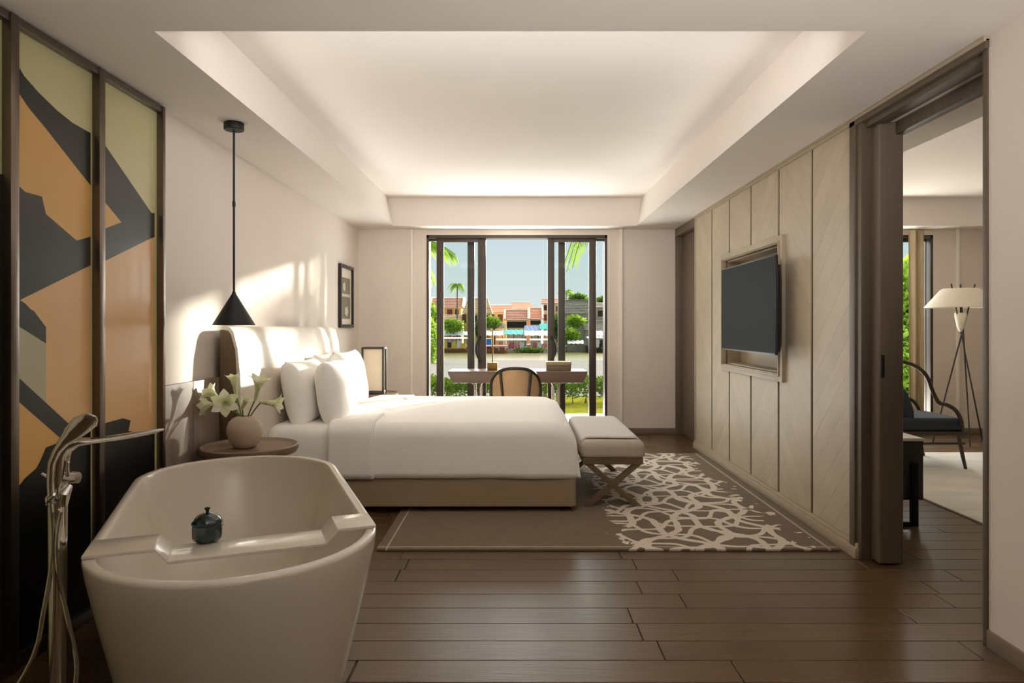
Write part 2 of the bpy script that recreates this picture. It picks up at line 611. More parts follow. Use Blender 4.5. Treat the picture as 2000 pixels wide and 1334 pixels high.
WX0, WX1, WZ = -1.062, 1.056, 2.328         # bedroom glass doors
LX0, LX1 = 2.76, 4.875                      # living room glass doors
mb = MB()
mb.box(XL, WX0, YB, YB + 0.2, -0.02, 2.75)
mb.box(WX0, WX1, YB, YB + 0.2, WZ, 2.75)
mb.box(WX1, LX0, YB, YB + 0.2, -0.02, 2.75)
mb.box(LX0, LX1, YB, YB + 0.2, WZ, 2.75)
mb.box(LX1, XLIV, YB, YB + 0.2, -0.02, 2.75)
wall_back = tag(mb.build('wall_back', 'plaster_wall'), kind='structure')
for n, (xa, lab) in enumerate(((-1.242, 1), (1.206, 2), (5.145, 3))):
    tag(MB().box(xa, xa + 0.022, YB - 0.028, YB + 0.001, 0, ZC - 0.001).build('trim_%d' % (n + 1), 'white_trim'), kind='structure')

# right wall: plaster near the camera, a doorway, the panelled stretch with a niche, a recessed door
NY0, NY1, NZ0, NZ1 = 4.80, 6.10, 0.925, 1.835      # TV niche
mb = MB()
mb.box(XR, 2.03, YF, 2.69, -0.02, 2.75)
mb.box(XR + 0.02, 2.03, 2.69, 3.70, 2.33, 2.75)
mb.box(XR + 0.02, 2.03, 3.70, NY0, -0.02, 2.75)
mb.box(XR + 0.02, 2.03, NY1, 7.10, -0.02, 2.75)
mb.box(XR + 0.02, 2.03, NY0, NY1, -0.02, NZ0)
mb.box(XR + 0.02, 2.03, NY0, NY1, NZ1, 2.75)
mb.box(2.00, 2.03, NY0, NY1, NZ0, NZ1)
mb.box(1.96, 2.03, 7.10, YB, -0.02, 2.75)
wall_right = tag(mb.build('wall_right', 'plaster_wall', origin=(XR, 5, 0)), kind='structure')
# dark backing seen in the grooves
mb = MB()
for (a, b, c, d) in ((3.78, 4.80, 0.06, 2.37), (6.10, 7.105, 0.06, 2.37), (4.80, 6.10, 0.06, NZ0), (4.80, 6.10, NZ1, 2.37)):
    mb.box(XR + 0.014, XR + 0.021, a, b, c, d)
mb.build('groove_backing', 'groove_dark', wall_right)


def clip(poly, f):
    out = []
    for i, p in enumerate(poly):
        q = poly[(i + 1) % len(poly)]
        a, b = f(p), f(q)
        if a >= 0:
            out.append(p)
        if (a >= 0) != (b >= 0):
            t = a / (a - b)
            out.append((p[0] + (q[0] - p[0]) * t, p[1] + (q[1] - p[1]) * t))
    return out


def rect_minus_frame(y0, y1, z0, z1, F):
    fy0, fy1, fz0, fz1 = F
    if y1 <= fy0 or y0 >= fy1:
        return [(y0, y1, z0, z1)]
    out = []
    if y0 < fy0:
        out.append((y0, fy0, z0, z1))
    if y1 > fy1:
        out.append((fy1, y1, z0, z1))
    a, b = max(y0, fy0), min(y1, fy1)
    out.append((a, b, z0, fz0))
    out.append((a, b, fz1, z1))
    return out


FRAME = (4.73, 6.165, 0.868, 1.892)
PY = [3.78, 4.306, 4.855, 5.43, 5.98, 6.516, 7.10]
for k in range(6):
    g = 0.018
    y0, y1, z0, z1 = PY[k] + g, PY[k + 1] - g, 0.085, 2.365
    if k == 0:
        y0 = PY[0] + 0.004
    if k == 5:
        y1 = 7.098
    rects = rect_minus_frame(y0, y1, z0, z1, FRAME)
    mb = MB()
    for r in rects:
        mb.box(XR + 0.008, XR + 0.015, r[0], r[1], r[2], r[3])
    pan = mb.build('wall_panel', 'panel_frame_wood', wall_right)
    s = 1 if k % 2 == 0 else -1
    w = 0.13
    # diagonal slats; (y + s*z) constant runs along each slat
    lo = min(y0 + s * z for z in (z0, z1)) - w
    hi = max(y1 + s * z for z in (z0, z1)) + w
    c = lo
    while c < hi:
        wd = w * math.sqrt(2)
        m2 = MB()
        for r in rects:
            P = [(r[0], r[2]), (r[1], r[2]), (r[1], r[3]), (r[0], r[3])]
            P = clip(P, lambda p: p[0] + s * p[1] - c - 0.0008)
            if P:
                P = clip(P, lambda p: c + wd - 0.0008 - (p[0] + s * p[1]))
            if len(P) > 2:
                m2.prism([(XR + 0.008, p[0], p[1]) for p in P], (-0.006, 0, 0))
        if m2.v:
            m2.build('slat', 'panel_wood', pan)
        c += wd
# niche lining and frame around it
mb = MB()
fy0, fy1, fz0, fz1 = FRAME
for (a, b, c, d) in ((fy0, fy0 + 0.07, fz0, fz1), (fy1 - 0.065, fy1, fz0, fz1), (fy0 + 0.07, fy1 - 0.065, fz0, fz0 + 0.057), (fy0 + 0.07, fy1 - 0.065, fz1 - 0.057, fz1)):
    mb.box(XR - 0.022, XR + 0.02, a, b, c, d)
nf = mb.build('niche_frame', 'panel_frame_wood', wall_right, bevel=0.004)
mb = MB()
for (a, b, c, d) in ((fy0 + 0.05, fy0 + 0.062, fz0 + 0.04, fz1 - 0.04), (fy1 - 0.057, fy1 - 0.045, fz0 + 0.04, fz1 - 0.04), (fy0 + 0.05, fy1 - 0.05, fz0 + 0.037, fz0 + 0.049), (fy0 + 0.05, fy1 - 0.05, fz1 - 0.049, fz1 - 0.037)):
    mb.box(XR - 0.032, XR - 0.018, a, b, c, d)
mb.build('niche_moulding', 'panel_frame_wood', nf, bevel=0.003)
mb = MB()
mb.box(1.985, 2.0, NY0, NY1, NZ0, NZ1)
mb.box(XR + 0.02, 2.0, NY0, NY0 + 0.012, NZ0, NZ1)
mb.box(XR + 0.02, 2.0, NY1 - 0.012, NY1, NZ0, NZ1)
mb.box(XR + 0.02, 2.0, NY0, NY1, NZ0, NZ0 + 0.012)
mb.box(XR + 0.02, 2.0, NY0, NY1, NZ1 - 0.012, NZ1)
mb.build('niche_lining', 'panel_frame_wood', wall_right)
# edge mouldings of the panelled stretch
tr = tag(MB().box(XR - 0.012, XR + 0.02, 3.70, 7.112, 2.362, ZC).build('trim_4', 'panel_frame_wood', bevel=0.004), kind='structure')
MB().box(XR - 0.020, XR + 0.02, 3.70, 7.112, 2.380, ZC + 0.002).build('trim_bead', 'panel_frame_wood', tr, bevel=0.003)
tr = tag(MB().box(XR - 0.010, 1.965, 7.098, 7.116, 0, ZC).build('trim_5', 'panel_frame_wood', bevel=0.003), kind='structure')
# stepped skirting under the panels
bb = tag(MB().box(XR - 0.026, XR + 0.02, 3.70, 7.116, 0, 0.058).build('baseboard_right', 'panel_frame_wood', bevel=0.004), kind='structure')
MB().box(XR - 0.014, XR + 0.02, 3.70, 7.116, 0.056, 0.082).build('baseboard_step', 'panel_frame_wood', bb, bevel=0.006)
tag(MB().box(XR - 0.012, XR + 0.002, YF, 2.685, 0, 0.068).build('baseboard_right_near', 'skirting_wood', bevel=0.003), kind='structure')
tag(MB().box(WX1 + 0.01, 1.955, YB - 0.014, YB + 0.002, 0, 0.066).build('baseboard_back', 'skirting_wood', bevel=0.003), kind='structure')
tag(MB().box(LX1 + 0.01, XLIV, YB - 0.014, YB + 0.002, 0, 0.066).build('baseboard_living', 'skirting_wood', bevel=0.003), kind='structure')
tag(MB().box(XL, WX0 - 0.01, YB - 0.014, YB + 0.002, 0, 0.066).build('baseboard_back_left', 'skirting_wood', bevel=0.003), kind='structure')

# recessed door in the far right corner
d1 = thing('door_1', (1.93, 7.58, 0), kind='structure')
MB().box(1.925, 1.962, 7.16, 8.0, 0.005, 2.30).build('door_leaf', 'dark_door_wood', d1, bevel=0.003)
mb = MB()
mb.box(1.85, 1.962, 7.116, 7.158, 0, 2.345)
mb.box(1.85, 1.962, 8.002, 8.038, 0, 2.345)
mb.box(1.85, 1.962, 7.116, 8.038, 2.303, ZC)
mb.build('door_frame', 'dark_door_wood', d1, bevel=0.003)

# --- doorway to the living room: casing, head, sliding leaf
tr = thing('trim_6', (1.94, 3.2, 0), kind='structure')
MB().box(1.832, 1.875, 3.725, 3.785, 0, 2.385).build('casing', 'door_wood', tr, bevel=0.003)
MB().box(1.842, 1.90, 3.672, 3.728, 0, 2.36).build('jamb', 'door_wood', tr, bevel=0.003)
MB().box(1.86, 2.03, 3.70, 3.74, 0, 2.36).build('jamb_lining', 'door_wood', tr)
MB().box(1.832, 1.868, 2.685, 3.785, 2.345, 2.385).build('head_casing', 'door_wood', tr, bevel=0.004)
MB().box(1.826, 1.85, 2.685, 3.785, 2.372, ZC - 0.001).build('head_bead', 'panel_frame_wood', tr, bevel=0.003)
MB().box(1.862, 1.94, 2.69, 3.73, 2.318, 2.39).build('head_board', 'door_wood', tr, bevel=0.003)
MB().box(1.985, 2.035, 2.69, 3.73, 2.262, 2.39).build('head_board', 'door_wood', tr, bevel=0.003)
MB().box(1.842, 2.035, 2.688, 2.716, 0, 2.345).build('jamb', 'door_wood', tr, bevel=0.003)
d2 = thing('door_2', (1.97, 3.65, 0), kind='structure')
MB().box(1.897, 2.028, 3.598, 3.70, 0.008, 2.33).build('sliding_leaf_edge', 'dark_door_wood', d2, bevel=0.012, seg=3)
mb = MB().box(1.908, 1.926, 3.594, 3.600, 0.985, 1.105)
h = mb.build('pull_handle', 'screen_bezel', d2, bevel=0.002)
MB().box(1.912, 1.922, 3.592, 3.597, 0.995, 1.095).build('pull_recess', 'tv_back', h)


# --- glass doors


def bow_handle(parent, xe, sgn, y):
    pts = []
    for k in range(9):
        t = k / 8.0
        pts.append((xe - sgn * 0.045 * math.sin(PI * t), y - 0.055 * math.sin(PI * t), 0.85 + 0.28 * t))
    mb = MB().tube(pts, 0.013, 8)
    for z in (0.85, 1.13):
        mb.tube([(xe, y + 0.03, z), (xe, y, z)], 0.015, 8)
    return mb.build('handle', 'matt_black', parent, smooth=True)


def glass_doors(name, x0, bm=True):
    """four-leaf sliding glass doors, the middle pair slid open; x0 shifts the whole set"""
    root = thing(name, (x0, YB + 0.08, 0), kind='structure')
    A = 'aluminium_bronze'
    mb = MB()
    mb.box(x0 - 1.062, x0 - 1.032, YB + 0.0, YB + 0.14, 0, WZ)
    mb.box(x0 + 1.026, x0 + 1.056, YB + 0.0, YB + 0.14, 0, WZ)
    mb.box(x0 - 1.062, x0 + 1.056, YB + 0.0, YB + 0.14, 2.292, WZ)
    mb.box(x0 - 1.062, x0 + 1.056, YB + 0.0, YB + 0.14, 0.0, 0.022)
    mb.build('frame', A, root, bevel=0.003)

    def leaf(nm, a0, a1, b0, b1, y0, y1, ztop, hx=None, sg=0):
        mb = MB()
        mb.box(x0 + a0, x0 + a1, y0, y1, 0.024, 2.291)
        mb.box(x0 + b0, x0 + b1, y0, y1, 0.024, 2.291)
        mb.box(x0 + a1, x0 + b0, y0, y1, ztop, 2.291)
        mb.box(x0 + a1, x0 + b0, y0, y1, 0.024, 0.12)
        lf = mb.build(nm, A, root, bevel=0.003)
        ym = (y0 + y1) / 2
        MB().box(x0 + a1 - 0.004, x0 + b0 + 0.004, ym - 0.003, ym + 0.003, 0.116, ztop + 0.004).build('pane', 'window_glass', lf)
        if hx is not None:
            bow_handle(lf, x0 + hx, sg, y0)
    leaf('fixed_leaf', -1.032, -1.028, -0.588, -0.504, YB + 0.09, YB + 0.13, 2.27)
    leaf('fixed_leaf', 0.486, 0.570, 1.022, 1.026, YB + 0.09, YB + 0.13, 2.27)
    leaf('sliding_leaf', -0.948, -0.864, -0.462, -0.366, YB + 0.03, YB + 0.075, 2.25, -0.435, 1)
    leaf('sliding_leaf', 0.360, 0.438, 0.846, 0.930, YB + 0.03, YB + 0.075, 2.25, 0.405, -1)
    return root


glass_doors('window_1', 0.0)
glass_doors('window_2', 3.819)

# ================================================================== rugs


def rug_material():
    m = mat('rug_bedroom', rgb(122, 107, 90), 0.95, var=0.06, vscale=14, bump=0.25, bscale=260)
    nt = m.node_tree
    b = nt.nodes['Principled BSDF']
    base = [l for l in nt.links if l.to_socket == b.inputs['Base Color']][0].from_socket
    N, L = nt.nodes, nt.links
    tc = N.new('ShaderNodeTexCoord')
    sep = N.new('ShaderNodeSeparateXYZ')
    L.new(tc.outputs['Object'], sep.inputs[0])

    def M(op, a, bb=None, c=None):
        n = N.new('ShaderNodeMath')
        n.operation = op
        for i, v in enumerate((a, bb, c)):
            if v is None:
                continue
            if isinstance(v, (int, float)):
                n.inputs[i].default_value = v
            else:
                L.new(v, n.inputs[i])
        return n.outputs[0]
    X, Y = sep.outputs['X'], sep.outputs['Y']
    nz = N.new('ShaderNodeTexNoise')
    nz.inputs['Scale'].default_value = 5.5
    nz.inputs['Detail'].default_value = 1.0
    L.new(tc.outputs['Object'], nz.inputs['Vector'])
    wob = M('MULTIPLY', M('SUBTRACT', nz.outputs['Fac'], 0.5), 0.35)
    lines = None
    # two families of gently waving bands, each doubled, cross into linked lozenges
    for (ca, cb, p, ph, amp, q) in ((0.55, 0.84, 0.21, 0.0, 0.22, 0.42), (0.55, -0.84, 0.21, 0.0, 0.22, 0.42), (0.90, 0.44, 0.30, 0.25, 0.18, 0.6), (0.90, -0.44, 0.30, 0.25, 0.18, 0.6)):
        u = M('DIVIDE', M('ADD', M('MULTIPLY', X, ca), M('MULTIPLY', Y, cb)), p)
        vv = M('DIVIDE', M('SUBTRACT', M('MULTIPLY', X, cb), M('MULTIPLY', Y, ca)), q)
        wav = M('MULTIPLY', M('SINE', M('MULTIPLY', vv, 6.2832)), amp)
        u = M('ADD', M('ADD', M('ADD', u, ph), wav), M('MULTIPLY', wob, 0.5))
        s = M('ABSOLUTE', M('SUBTRACT', M('FRACT', u), 0.5))
        ln = M('LESS_THAN', s, 0.082)
        lines = ln if lines is None else M('MAXIMUM', lines, ln)
    # ragged ends of the pattern on both sides
    n3 = N.new('ShaderNodeTexNoise')
    n3.inputs['Scale'].default_value = 9.0
    L.new(tc.outputs['Object'], n3.inputs['Vector'])
    jit = M('MULTIPLY', M('SUBTRACT', n3.outputs['Fac'], 0.5), 0.5)
    xj = M('ADD', X, jit)
    mask = M('MULTIPLY', M('GREATER_THAN', xj, 0.62), M('LESS_THAN', xj, 1.62))
    fac = M('MULTIPLY', lines, mask)
    # pale narrow border
    bord = None
    for (s, lo, hi) in ((X, 1.735, 1.752), (X, -0.735, -0.725), (Y, 0.03, 0.045)):
        bb = M('MULTIPLY', M('GREATER_THAN', s, lo), M('LESS_THAN', s, hi))
        bord = bb if bord is None else M('MAXIMUM', bord, bb)
    fac = M('MAXIMUM', fac, M('MULTIPLY', bord, 0.5))
    mx = N.new('ShaderNodeMixRGB')
    L.new(fac, mx.inputs[0])
    L.new(base, mx.inputs[1])
    mx.inputs[2].default_value = rgb(222, 211, 196)
    L.new(mx.outputs[0], b.inputs['Base Color'])
    return m


rug_material()
mb = MB().box(-0.786, 1.805, 3.828, 6.72, 0.0, 0.014)
o = mb.build('area_rug', 'rug_bedroom', bevel=0.005, origin=(0, 3.828, 0))
tag(o, 'taupe rug with pale lattice pattern under the bed and bench', 'rug')
o = MB().box(2.945, 5.60, 3.1, 6.78, 0.0, 0.014).build('area_rug', 'rug_living', bevel=0.005)
tag(o, 'plain off-white rug under the armchair in the adjoining room', 'rug')

# ================================================================== mural screen on the left wall
MX = XL + 0.012


def mur(x, y, lift):
    Y = (-(MX + lift)) * FPX / (1010 - x)
    return (MX + lift, Y, EYE + (638 - y) * Y / FPX)


def shape(parent, pts, m, lift):
    mb = MB()
    mb.prism([mur(x, y, lift) for x, y in pts], (-0.0006, 0, 0))
    return mb.build('painted_shape', m, parent)


mural = thing('mural_screen', (MX, 3.0, 0), 'framed mural of ochre, sage and black abstract hills on left wall', 'mural')
FY = [1.45, 1.965, 2.482, 3.005, 3.53]
for i in range(5):
    w0 = 0.021 if i < 4 else 0.013
    MB().box(XL, XL + 0.045, FY[i] - w0, FY[i] + w0, 0.0, 2.385).build('frame_post', 'steel_frame', mural, bevel=0.003)
MB().box(XL, XL + 0.04, FY[0], FY[4], 2.352, 2.385).build('frame_rail', 'steel_frame', mural, bevel=0.003)
MB().box(XL, XL + 0.04, FY[0], FY[4], 0.0, 0.05).build('frame_rail', 'steel_frame', mural, bevel=0.003)
pans = []
for i in range(4):
    base = 'mural_sage'
    mbp = MB().box(XL + 0.001, MX, FY[i] + 0.01, FY[i + 1] - 0.01, 0.04, 2.36)
    pans.append(mbp.build('painted_panel', base, mural))
p1, p2 = pans[2], pans[3]
L0, R0 = 9, 177
shape(p1, [(L0, 333), (R0, 330), (R0, 1260), (L0, 1420)], 'mural_tan', 0.0008)
shape(p1, [(L0, 160), (22, 159), (56, 210), (90, 251), (R0, 362), (R0, 470), (150, 470), (90, 440), (L0, 340)], 'mural_ochre', 0.0016)
shape(p1, [(L0, 120), (17, 119), (36, 129), (47, 148), (75, 180), (112, 216), (142, 240), (R0, 260), (R0, 362), (90, 251), (56, 210), (22, 159), (L0, 160)], 'mural_charcoal', 0.0024)
shape(p1, [(L0, 325), (14, 333), (33, 360), (50, 375), (82, 384), (90, 418), (150, 470), (R0, 462), (R0, 518), (39, 586), (51, 594), (60, 604), (66, 607), (90, 639), (90, 671), (36, 637), (17, 647), (L0, 650)], 'mural_olive', 0.0024)
shape(p1, [(L0, 650), (17, 647), (36, 637), (90, 671), (90, 790), (25, 727), (L0, 727)], 'mural_grey_green', 0.0024)
shape(p1, [(L0, 727), (25, 727), (150, 842), (125, 862), (20, 770), (L0, 768)], 'mural_charcoal', 0.0032)
shape(p1, [(L0, 768), (20, 770), (125, 862), (90, 874), (71, 915), (37, 949), (L0, 975)], 'mural_ochre', 0.0028)
shape(p1, [(R0, 838), (150, 845), (116, 864), (90, 874), (79, 900), (71, 915), (49, 934), (37, 949), (L0, 972), (L0, 1400), (R0, 1215)], 'mural_black', 0.0036)
L1, R1 = 184, 302
shape(p2, [(L1, 500), (R1, 460), (R1, 1010), (L1, 1190)], 'mural_tan', 0.0008)
shape(p2, [(L1, 255), (195, 259), (199, 274), (296, 416), (R1, 416), (R1, 463), (296, 465), (225, 500), (L1, 520)], 'mural_slate', 0.0016)
shape(p2, [(L1, 370), (188, 374), (237, 434), (188, 453), (L1, 454)], 'mural_ochre', 0.0024)
shape(p2, [(L1, 838), (210, 825), (240, 817), (255, 821), (251, 842), (R1, 846), (R1, 1010), (L1, 1190)], 'mural_black', 0.0024)
shape(pans[1], [(-200, 330), (6, 340), (6, 1430), (-200, 1800)], 'mural_olive', 0.0008)

# ================================================================== bedhead wall panelling
bw = thing('bedhead_panelling', (XL, 5.5, 0), 'low dark wooden wall panelling behind the bed and bedside tables', 'wall panel')
yy = [3.545, 3.86, 4.16, 5.5, 6.84, 7.62]
for i in range(5):
    MB().box(XL + 0.0015, XL + 0.04, yy[i] + 0.0015, yy[i + 1] - 0.0015, 0, 0.945).build('board', 'bedhead_panel_wood', bw, bevel=0.004)

# ================================================================== bed
bed = thing('bed', (-0.65, 5.5, 0), 'double bed with white linen and pale leather headboard', 'bed')
BX0, BX1, BY0, BY1 = -1.70, 0.385, 4.60, 6.40
soft_box(MB(), BX0, BX1 + 0.012, BY0 - 0.012, BY1 + 0.012, 0.052, 0.262, 0.03, 0.03, 0.03, rc=0.03).build('base', 'bed_base_fabric', bed, smooth=True)
for (fx, fy) in ((0.33, 4.68), (-0.64, 4.68), (-1.6, 4.68), (0.33, 6.32), (-1.6, 6.32)):
    zf = 0.0145 if fx > -0.78 else 0.0
    mb = MB().lathe(fx, fy, [(0.034, zf), (0.034, zf + 0.010), (0.016, zf + 0.018), (0.014, 0.055)], 14)
    mb.build('foot', 'black_metal', bed, smooth=True)
soft_box(MB(), BX0, BX1, BY0 + 0.01, BY1 - 0.01, 0.262, 0.585, 0.07, 0.07, 0.08, rc=0.07).build('mattress', 'linen_white', bed, smooth=True)


def wrinkle(o, amp, sc, zmin, seed=0):
    for v in o.data.vertices:
        w = o.matrix_basis @ v.co + ORIGIN[o.parent.name] if o.parent else v.co
        n = noise.noise(Vector((w.x * sc * 1.6 + seed, w.y * sc * 0.7 + w.x * sc, w.z * sc)))
        if v.co.z > zmin:
            v.co.z += n * amp
        else:
            v.co.y += n * amp * 0.6
            v.co.x += n * amp * 0.3


def drape(x0, x1, y0, y1, zlo, ztop, r, th, nx=30, flat_end=True, foot=None, amp=0.0, puff=0.02):
    """bed cover hanging over both long sides; foot = radius of a rounded fall over the end x1"""
    prof = []
    ns = 7
    for k in range(ns):
        prof.append((y0, zlo + (ztop - r - zlo) * k / ns))
    for k in range(9):
        a = PI / 2 * k / 8
        prof.append((y0 + r * (1 - math.cos(a)), ztop - r + r * math.sin(a)))
    nt = 26
    for k in range(1, nt):
        t = k / nt
        prof.append((y0 + r + (y1 - y0 - 2 * r) * t, ztop + puff * math.sin(PI * t)))
    for k in range(9):
        a = PI / 2 * (1 - k / 8)
        prof.append((y1 - r * (1 - math.cos(a)), ztop - r + r * math.sin(a)))
    for k in range(1, ns + 1):
        prof.append((y1, ztop - r - (ztop - r - zlo) * k / ns))
    cy = (y0 + y1) / 2
    rings = []

    def section(x, top_drop, inset):
        ring = []
        for (yy_, z) in prof:
            zz = min(z, ztop + puff - top_drop) if top_drop else z
            if top_drop:
                # flatten the section progressively towards the hem at the foot
                f = (ztop + puff - top_drop - zlo) / (ztop + puff - zlo)
                zz = zlo + (z - zlo) * max(f, 0.0)
            yv = cy + (yy_ - cy) * (1 - inset)
            n = noise.noise(Vector((x * 3.1, yv * 1.3 + x * 1.1, zz * 2.0)))
            n2 = noise.noise(Vector((x * 9.0 + 5, yv * 4.0, zz * 3.0)))
            ring.append((x + n * amp * 0.3, yv + (n * amp * 0.5 if zz < ztop - r else 0), zz + (n + 0.35 * n2) * amp))
        return ring
    xe = x1 - (foot or 0)
    for k in range(nx + 1):
        rings.append(section(x0 + (xe - x0) * k / nx, 0, 0))
    if foot:
        H = ztop + puff - zlo
        rz = 0.17
        for k in range(1, 11):
            a = PI / 2 * k / 10
            rings.append(section(xe + foot * math.sin(a), max(rz * (1 - math.cos(a)), 1e-4), 0.03 * (1 - math.cos(a))))
        for k in range(1, 7):
            rings.append(section(x1 + 0.004 * k, rz + (H - rz) * k / 6 * 0.999, 0.03))
    mb = MB()
    mb.loft(rings, False, False, closed=False)
    return mb


mb = drape(-1.08, 0.405, BY0 - 0.026, BY1 + 0.026, 0.243, 0.612, 0.10, 0.02, foot=0.20, amp=0.006, puff=0.028)
duvet = mb.build('duvet', 'duvet_white', bed, smooth=True, angle=80)
mb = drape(-1.262, -0.955, BY0 - 0.034, BY1 + 0.034, 0.236, 0.624, 0.10, 0.02, nx=12, amp=0.004, puff=0.028)
fold = mb.build('turned_down_sheet', 'linen_white', bed, smooth=True, angle=80)
for o in (duvet, fold):
    md = o.modifiers.new('thickness', 'SOLIDIFY')
    md.thickness = 0.012
    md.offset = -1
# headboard: brown shell, pale padded front
hb = MB()
prof = [(-1.818, 0.06), (-1.700, 0.06), (-1.700, 0.70), (-1.706, 0.95), (-1.722, 1.12), (-1.748, 1.215), (-1.765, 1.235), (-1.818, 1.235)]
hb.prism([(x, 4.19, z) for x, z in prof], (0, 2.36, 0))
shell = hb.build('headboard_shell', 'headboard_side', bed, bevel=0.006)
hb = MB()
prof = [(-1.712, 0.30), (-1.686, 0.31), (-1.684, 0.70), (-1.690, 0.95), (-1.706, 1.12), (-1.732, 1.222), (-1.752, 1.250), (-1.775, 1.256), (-1.80, 1.25), (-1.80, 1.235), (-1.765, 1.228), (-1.748, 1.205), (-1.722, 1.11), (-1.712, 0.95)]
hb.prism([(x, 4.186, z) for x, z in prof], (0, 2.368, 0))
hb.build('headboard_cushion', 'headboard_leather', bed, bevel=0.006, seg=3)


def pillow_mesh(w, h, t, seed):
    """pillow lying in its local XY plane, w along X, h along Y, thickness along Z"""
    mb = MB()
    n = 22
    for s in (1, -1):
        vs = []
        for j in range(n + 1):
            for i in range(n + 1):
                u, v = i / n * 2 - 1, j / n * 2 - 1
                pinch_u = 1 - 0.05 * (1 - abs(v) ** 2.2) * abs(u) ** 3
                pinch_v = 1 - 0.06 * (1 - abs(u) ** 2.2) * abs(v) ** 3
                th = t / 2 * ((1 - abs(u) ** 3.0) * (1 - abs(v) ** 3.4)) ** 0.46
                k = noise.noise(Vector((u * 1.7 + seed, v * 1.7, s * 2.0))) * 0.012 * (1 - u * u) * (1 - v * v)
                vs.append((u * w / 2 * pinch_u, v * h / 2 * pinch_v, s * (th + k) + 0.0005 * s))
        fs = []
        for j in range(n):
            for i in range(n):
                a = j * (n + 1) + i
                fs.append((a, a + 1, a + n + 2, a + n + 1))
        mb.add(vs, fs)
    return mb


def pillow(name, loc, w, h, t, lean, yaw, roll, label, seed):
    mb = pillow_mesh(w, h, t, seed)
    bm_o = mb.build(name, 'linen_white', origin=(0, 0, 0), smooth=True, angle=60)
    bmm = bmesh.new()
    bmm.from_mesh(bm_o.data)
    bmesh.ops.remove_doubles(bmm, verts=bmm.verts, dist=0.0025)
    bmesh.ops.recalc_face_normals(bmm, faces=bmm.faces)
    # stand it up: local X -> world Y, local Y -> world Z, local Z -> world X
    M = Matrix(((0, 0, 1), (1, 0, 0), (0, 1, 0))).to_4x4()
    R = Matrix.Rotation(yaw, 4, 'Z') @ Matrix.Rotation(lean, 4, 'Y') @ Matrix.Rotation(roll, 4, 'X')
    bmm.transform(R @ M)
    zmin = min(v.co.z for v in bmm.verts)
    bmm.transform(Matrix.Translation((0, 0, -zmin)))
    bmm.to_mesh(bm_o.data)
    bmm.free()
    bm_o.location = loc
    ORIGIN[bm_o.name] = Vector(loc)
    return tag(bm_o, label, 'pillow', 'white pillows on the bed')


pillow('pillow', (-1.545, 5.04, 0.548), 0.70, 0.475, 0.22, -0.20, 0.0, 0.0, 'white pillow leaning on the headboard above the round bedside table', 1)
pillow('pillow', (-1.60, 5.90, 0.548), 0.70, 0.485, 0.22, -0.20, 0.0, 0.03, 'white pillow at the back, mostly hidden behind the others', 2)
pillow('pillow', (-1.31, 4.99, 0.548), 0.66, 0.475, 0.23, -0.16, 0.06, 0.0, 'front white pillow nearest the bathtub, in front of its pair', 3)
pillow('pillow', (-1.42, 5.80, 0.548), 0.66, 0.51, 0.22, -0.16, -0.04, 0.0, 'front white pillow beside the lantern lamp', 4)

# ================================================================== bench at the foot of the bed
bench = thing('bench', (0.66, 5.33, 0.014), 'upholstered bench with crossed wooden legs at the foot of the bed', 'bench')
soft_box(MB(), 0.44, 0.885, 4.705, 5.97, 0.352, 0.468, 0.05, 0.05, 0.05, rc=0.05, bottom_r=0.02).build('seat_cushion', 'bench_fabric', bench, smooth=True)
MB().box(0.455, 0.868, 4.72, 5.955, 0.305, 0.353).build('apron', 'bench_wood', bench, bevel=0.003)
for (ya, yb) in ((4.73, 4.775), (5.90, 5.945)):
    for s in (1, -1):
        mb = MB()
        xa, xb = (0.462, 0.838) if s > 0 else (0.862, 0.486)
        w = 0.045
        if s > 0:
            P = [(0.452, 0.014), (0.452 + w * 1.25, 0.014), (0.862, 0.306), (0.862 - w * 1.25, 0.306)]
        else:
            P = [(0.862, 0.014), (0.862 - w * 1.25, 0.014), (0.462, 0.306), (0.462 + w * 1.25, 0.306)]
        off = 0.0 if s > 0 else 0.004
        mb.prism([(x, ya + off, z) for x, z in P], (0, yb - ya - 0.004, 0))
        mb.build('leg', 'bench_wood', bench, bevel=0.002)
mb = MB()
rows = []
for j in range(19):
    yv = 4.80 + (5.93 - 4.80) * j / 18
    ring = []
    for i in range(21):
        t = i / 20
        xv = 0.448 + (0.893 - 0.448) * t
        z = 0.4735
        if t > 0.84:
            a = (t - 0.84) / 0.16
            z -= 0.062 * a ** 2
        if t < 0.10:
            z -= 0.03 * ((0.10 - t) / 0.10) ** 2
        ring.append((xv, yv + 0.006 * math.sin(t * 7), z + 0.002 * noise.noise(Vector((xv * 9, yv * 9, 0)))))
    rows.append(ring)
mb.loft(rows, False, False, closed=False)
o = mb.build('throw_blanket', 'throw_fabric', smooth=True, angle=80)
md = o.modifiers.new('thickness', 'SOLIDIFY')
md.thickness = 0.008
md.offset = 1
tag(o, 'light grey folded throw lying on the bench', 'blanket')

# ================================================================== bedside tables


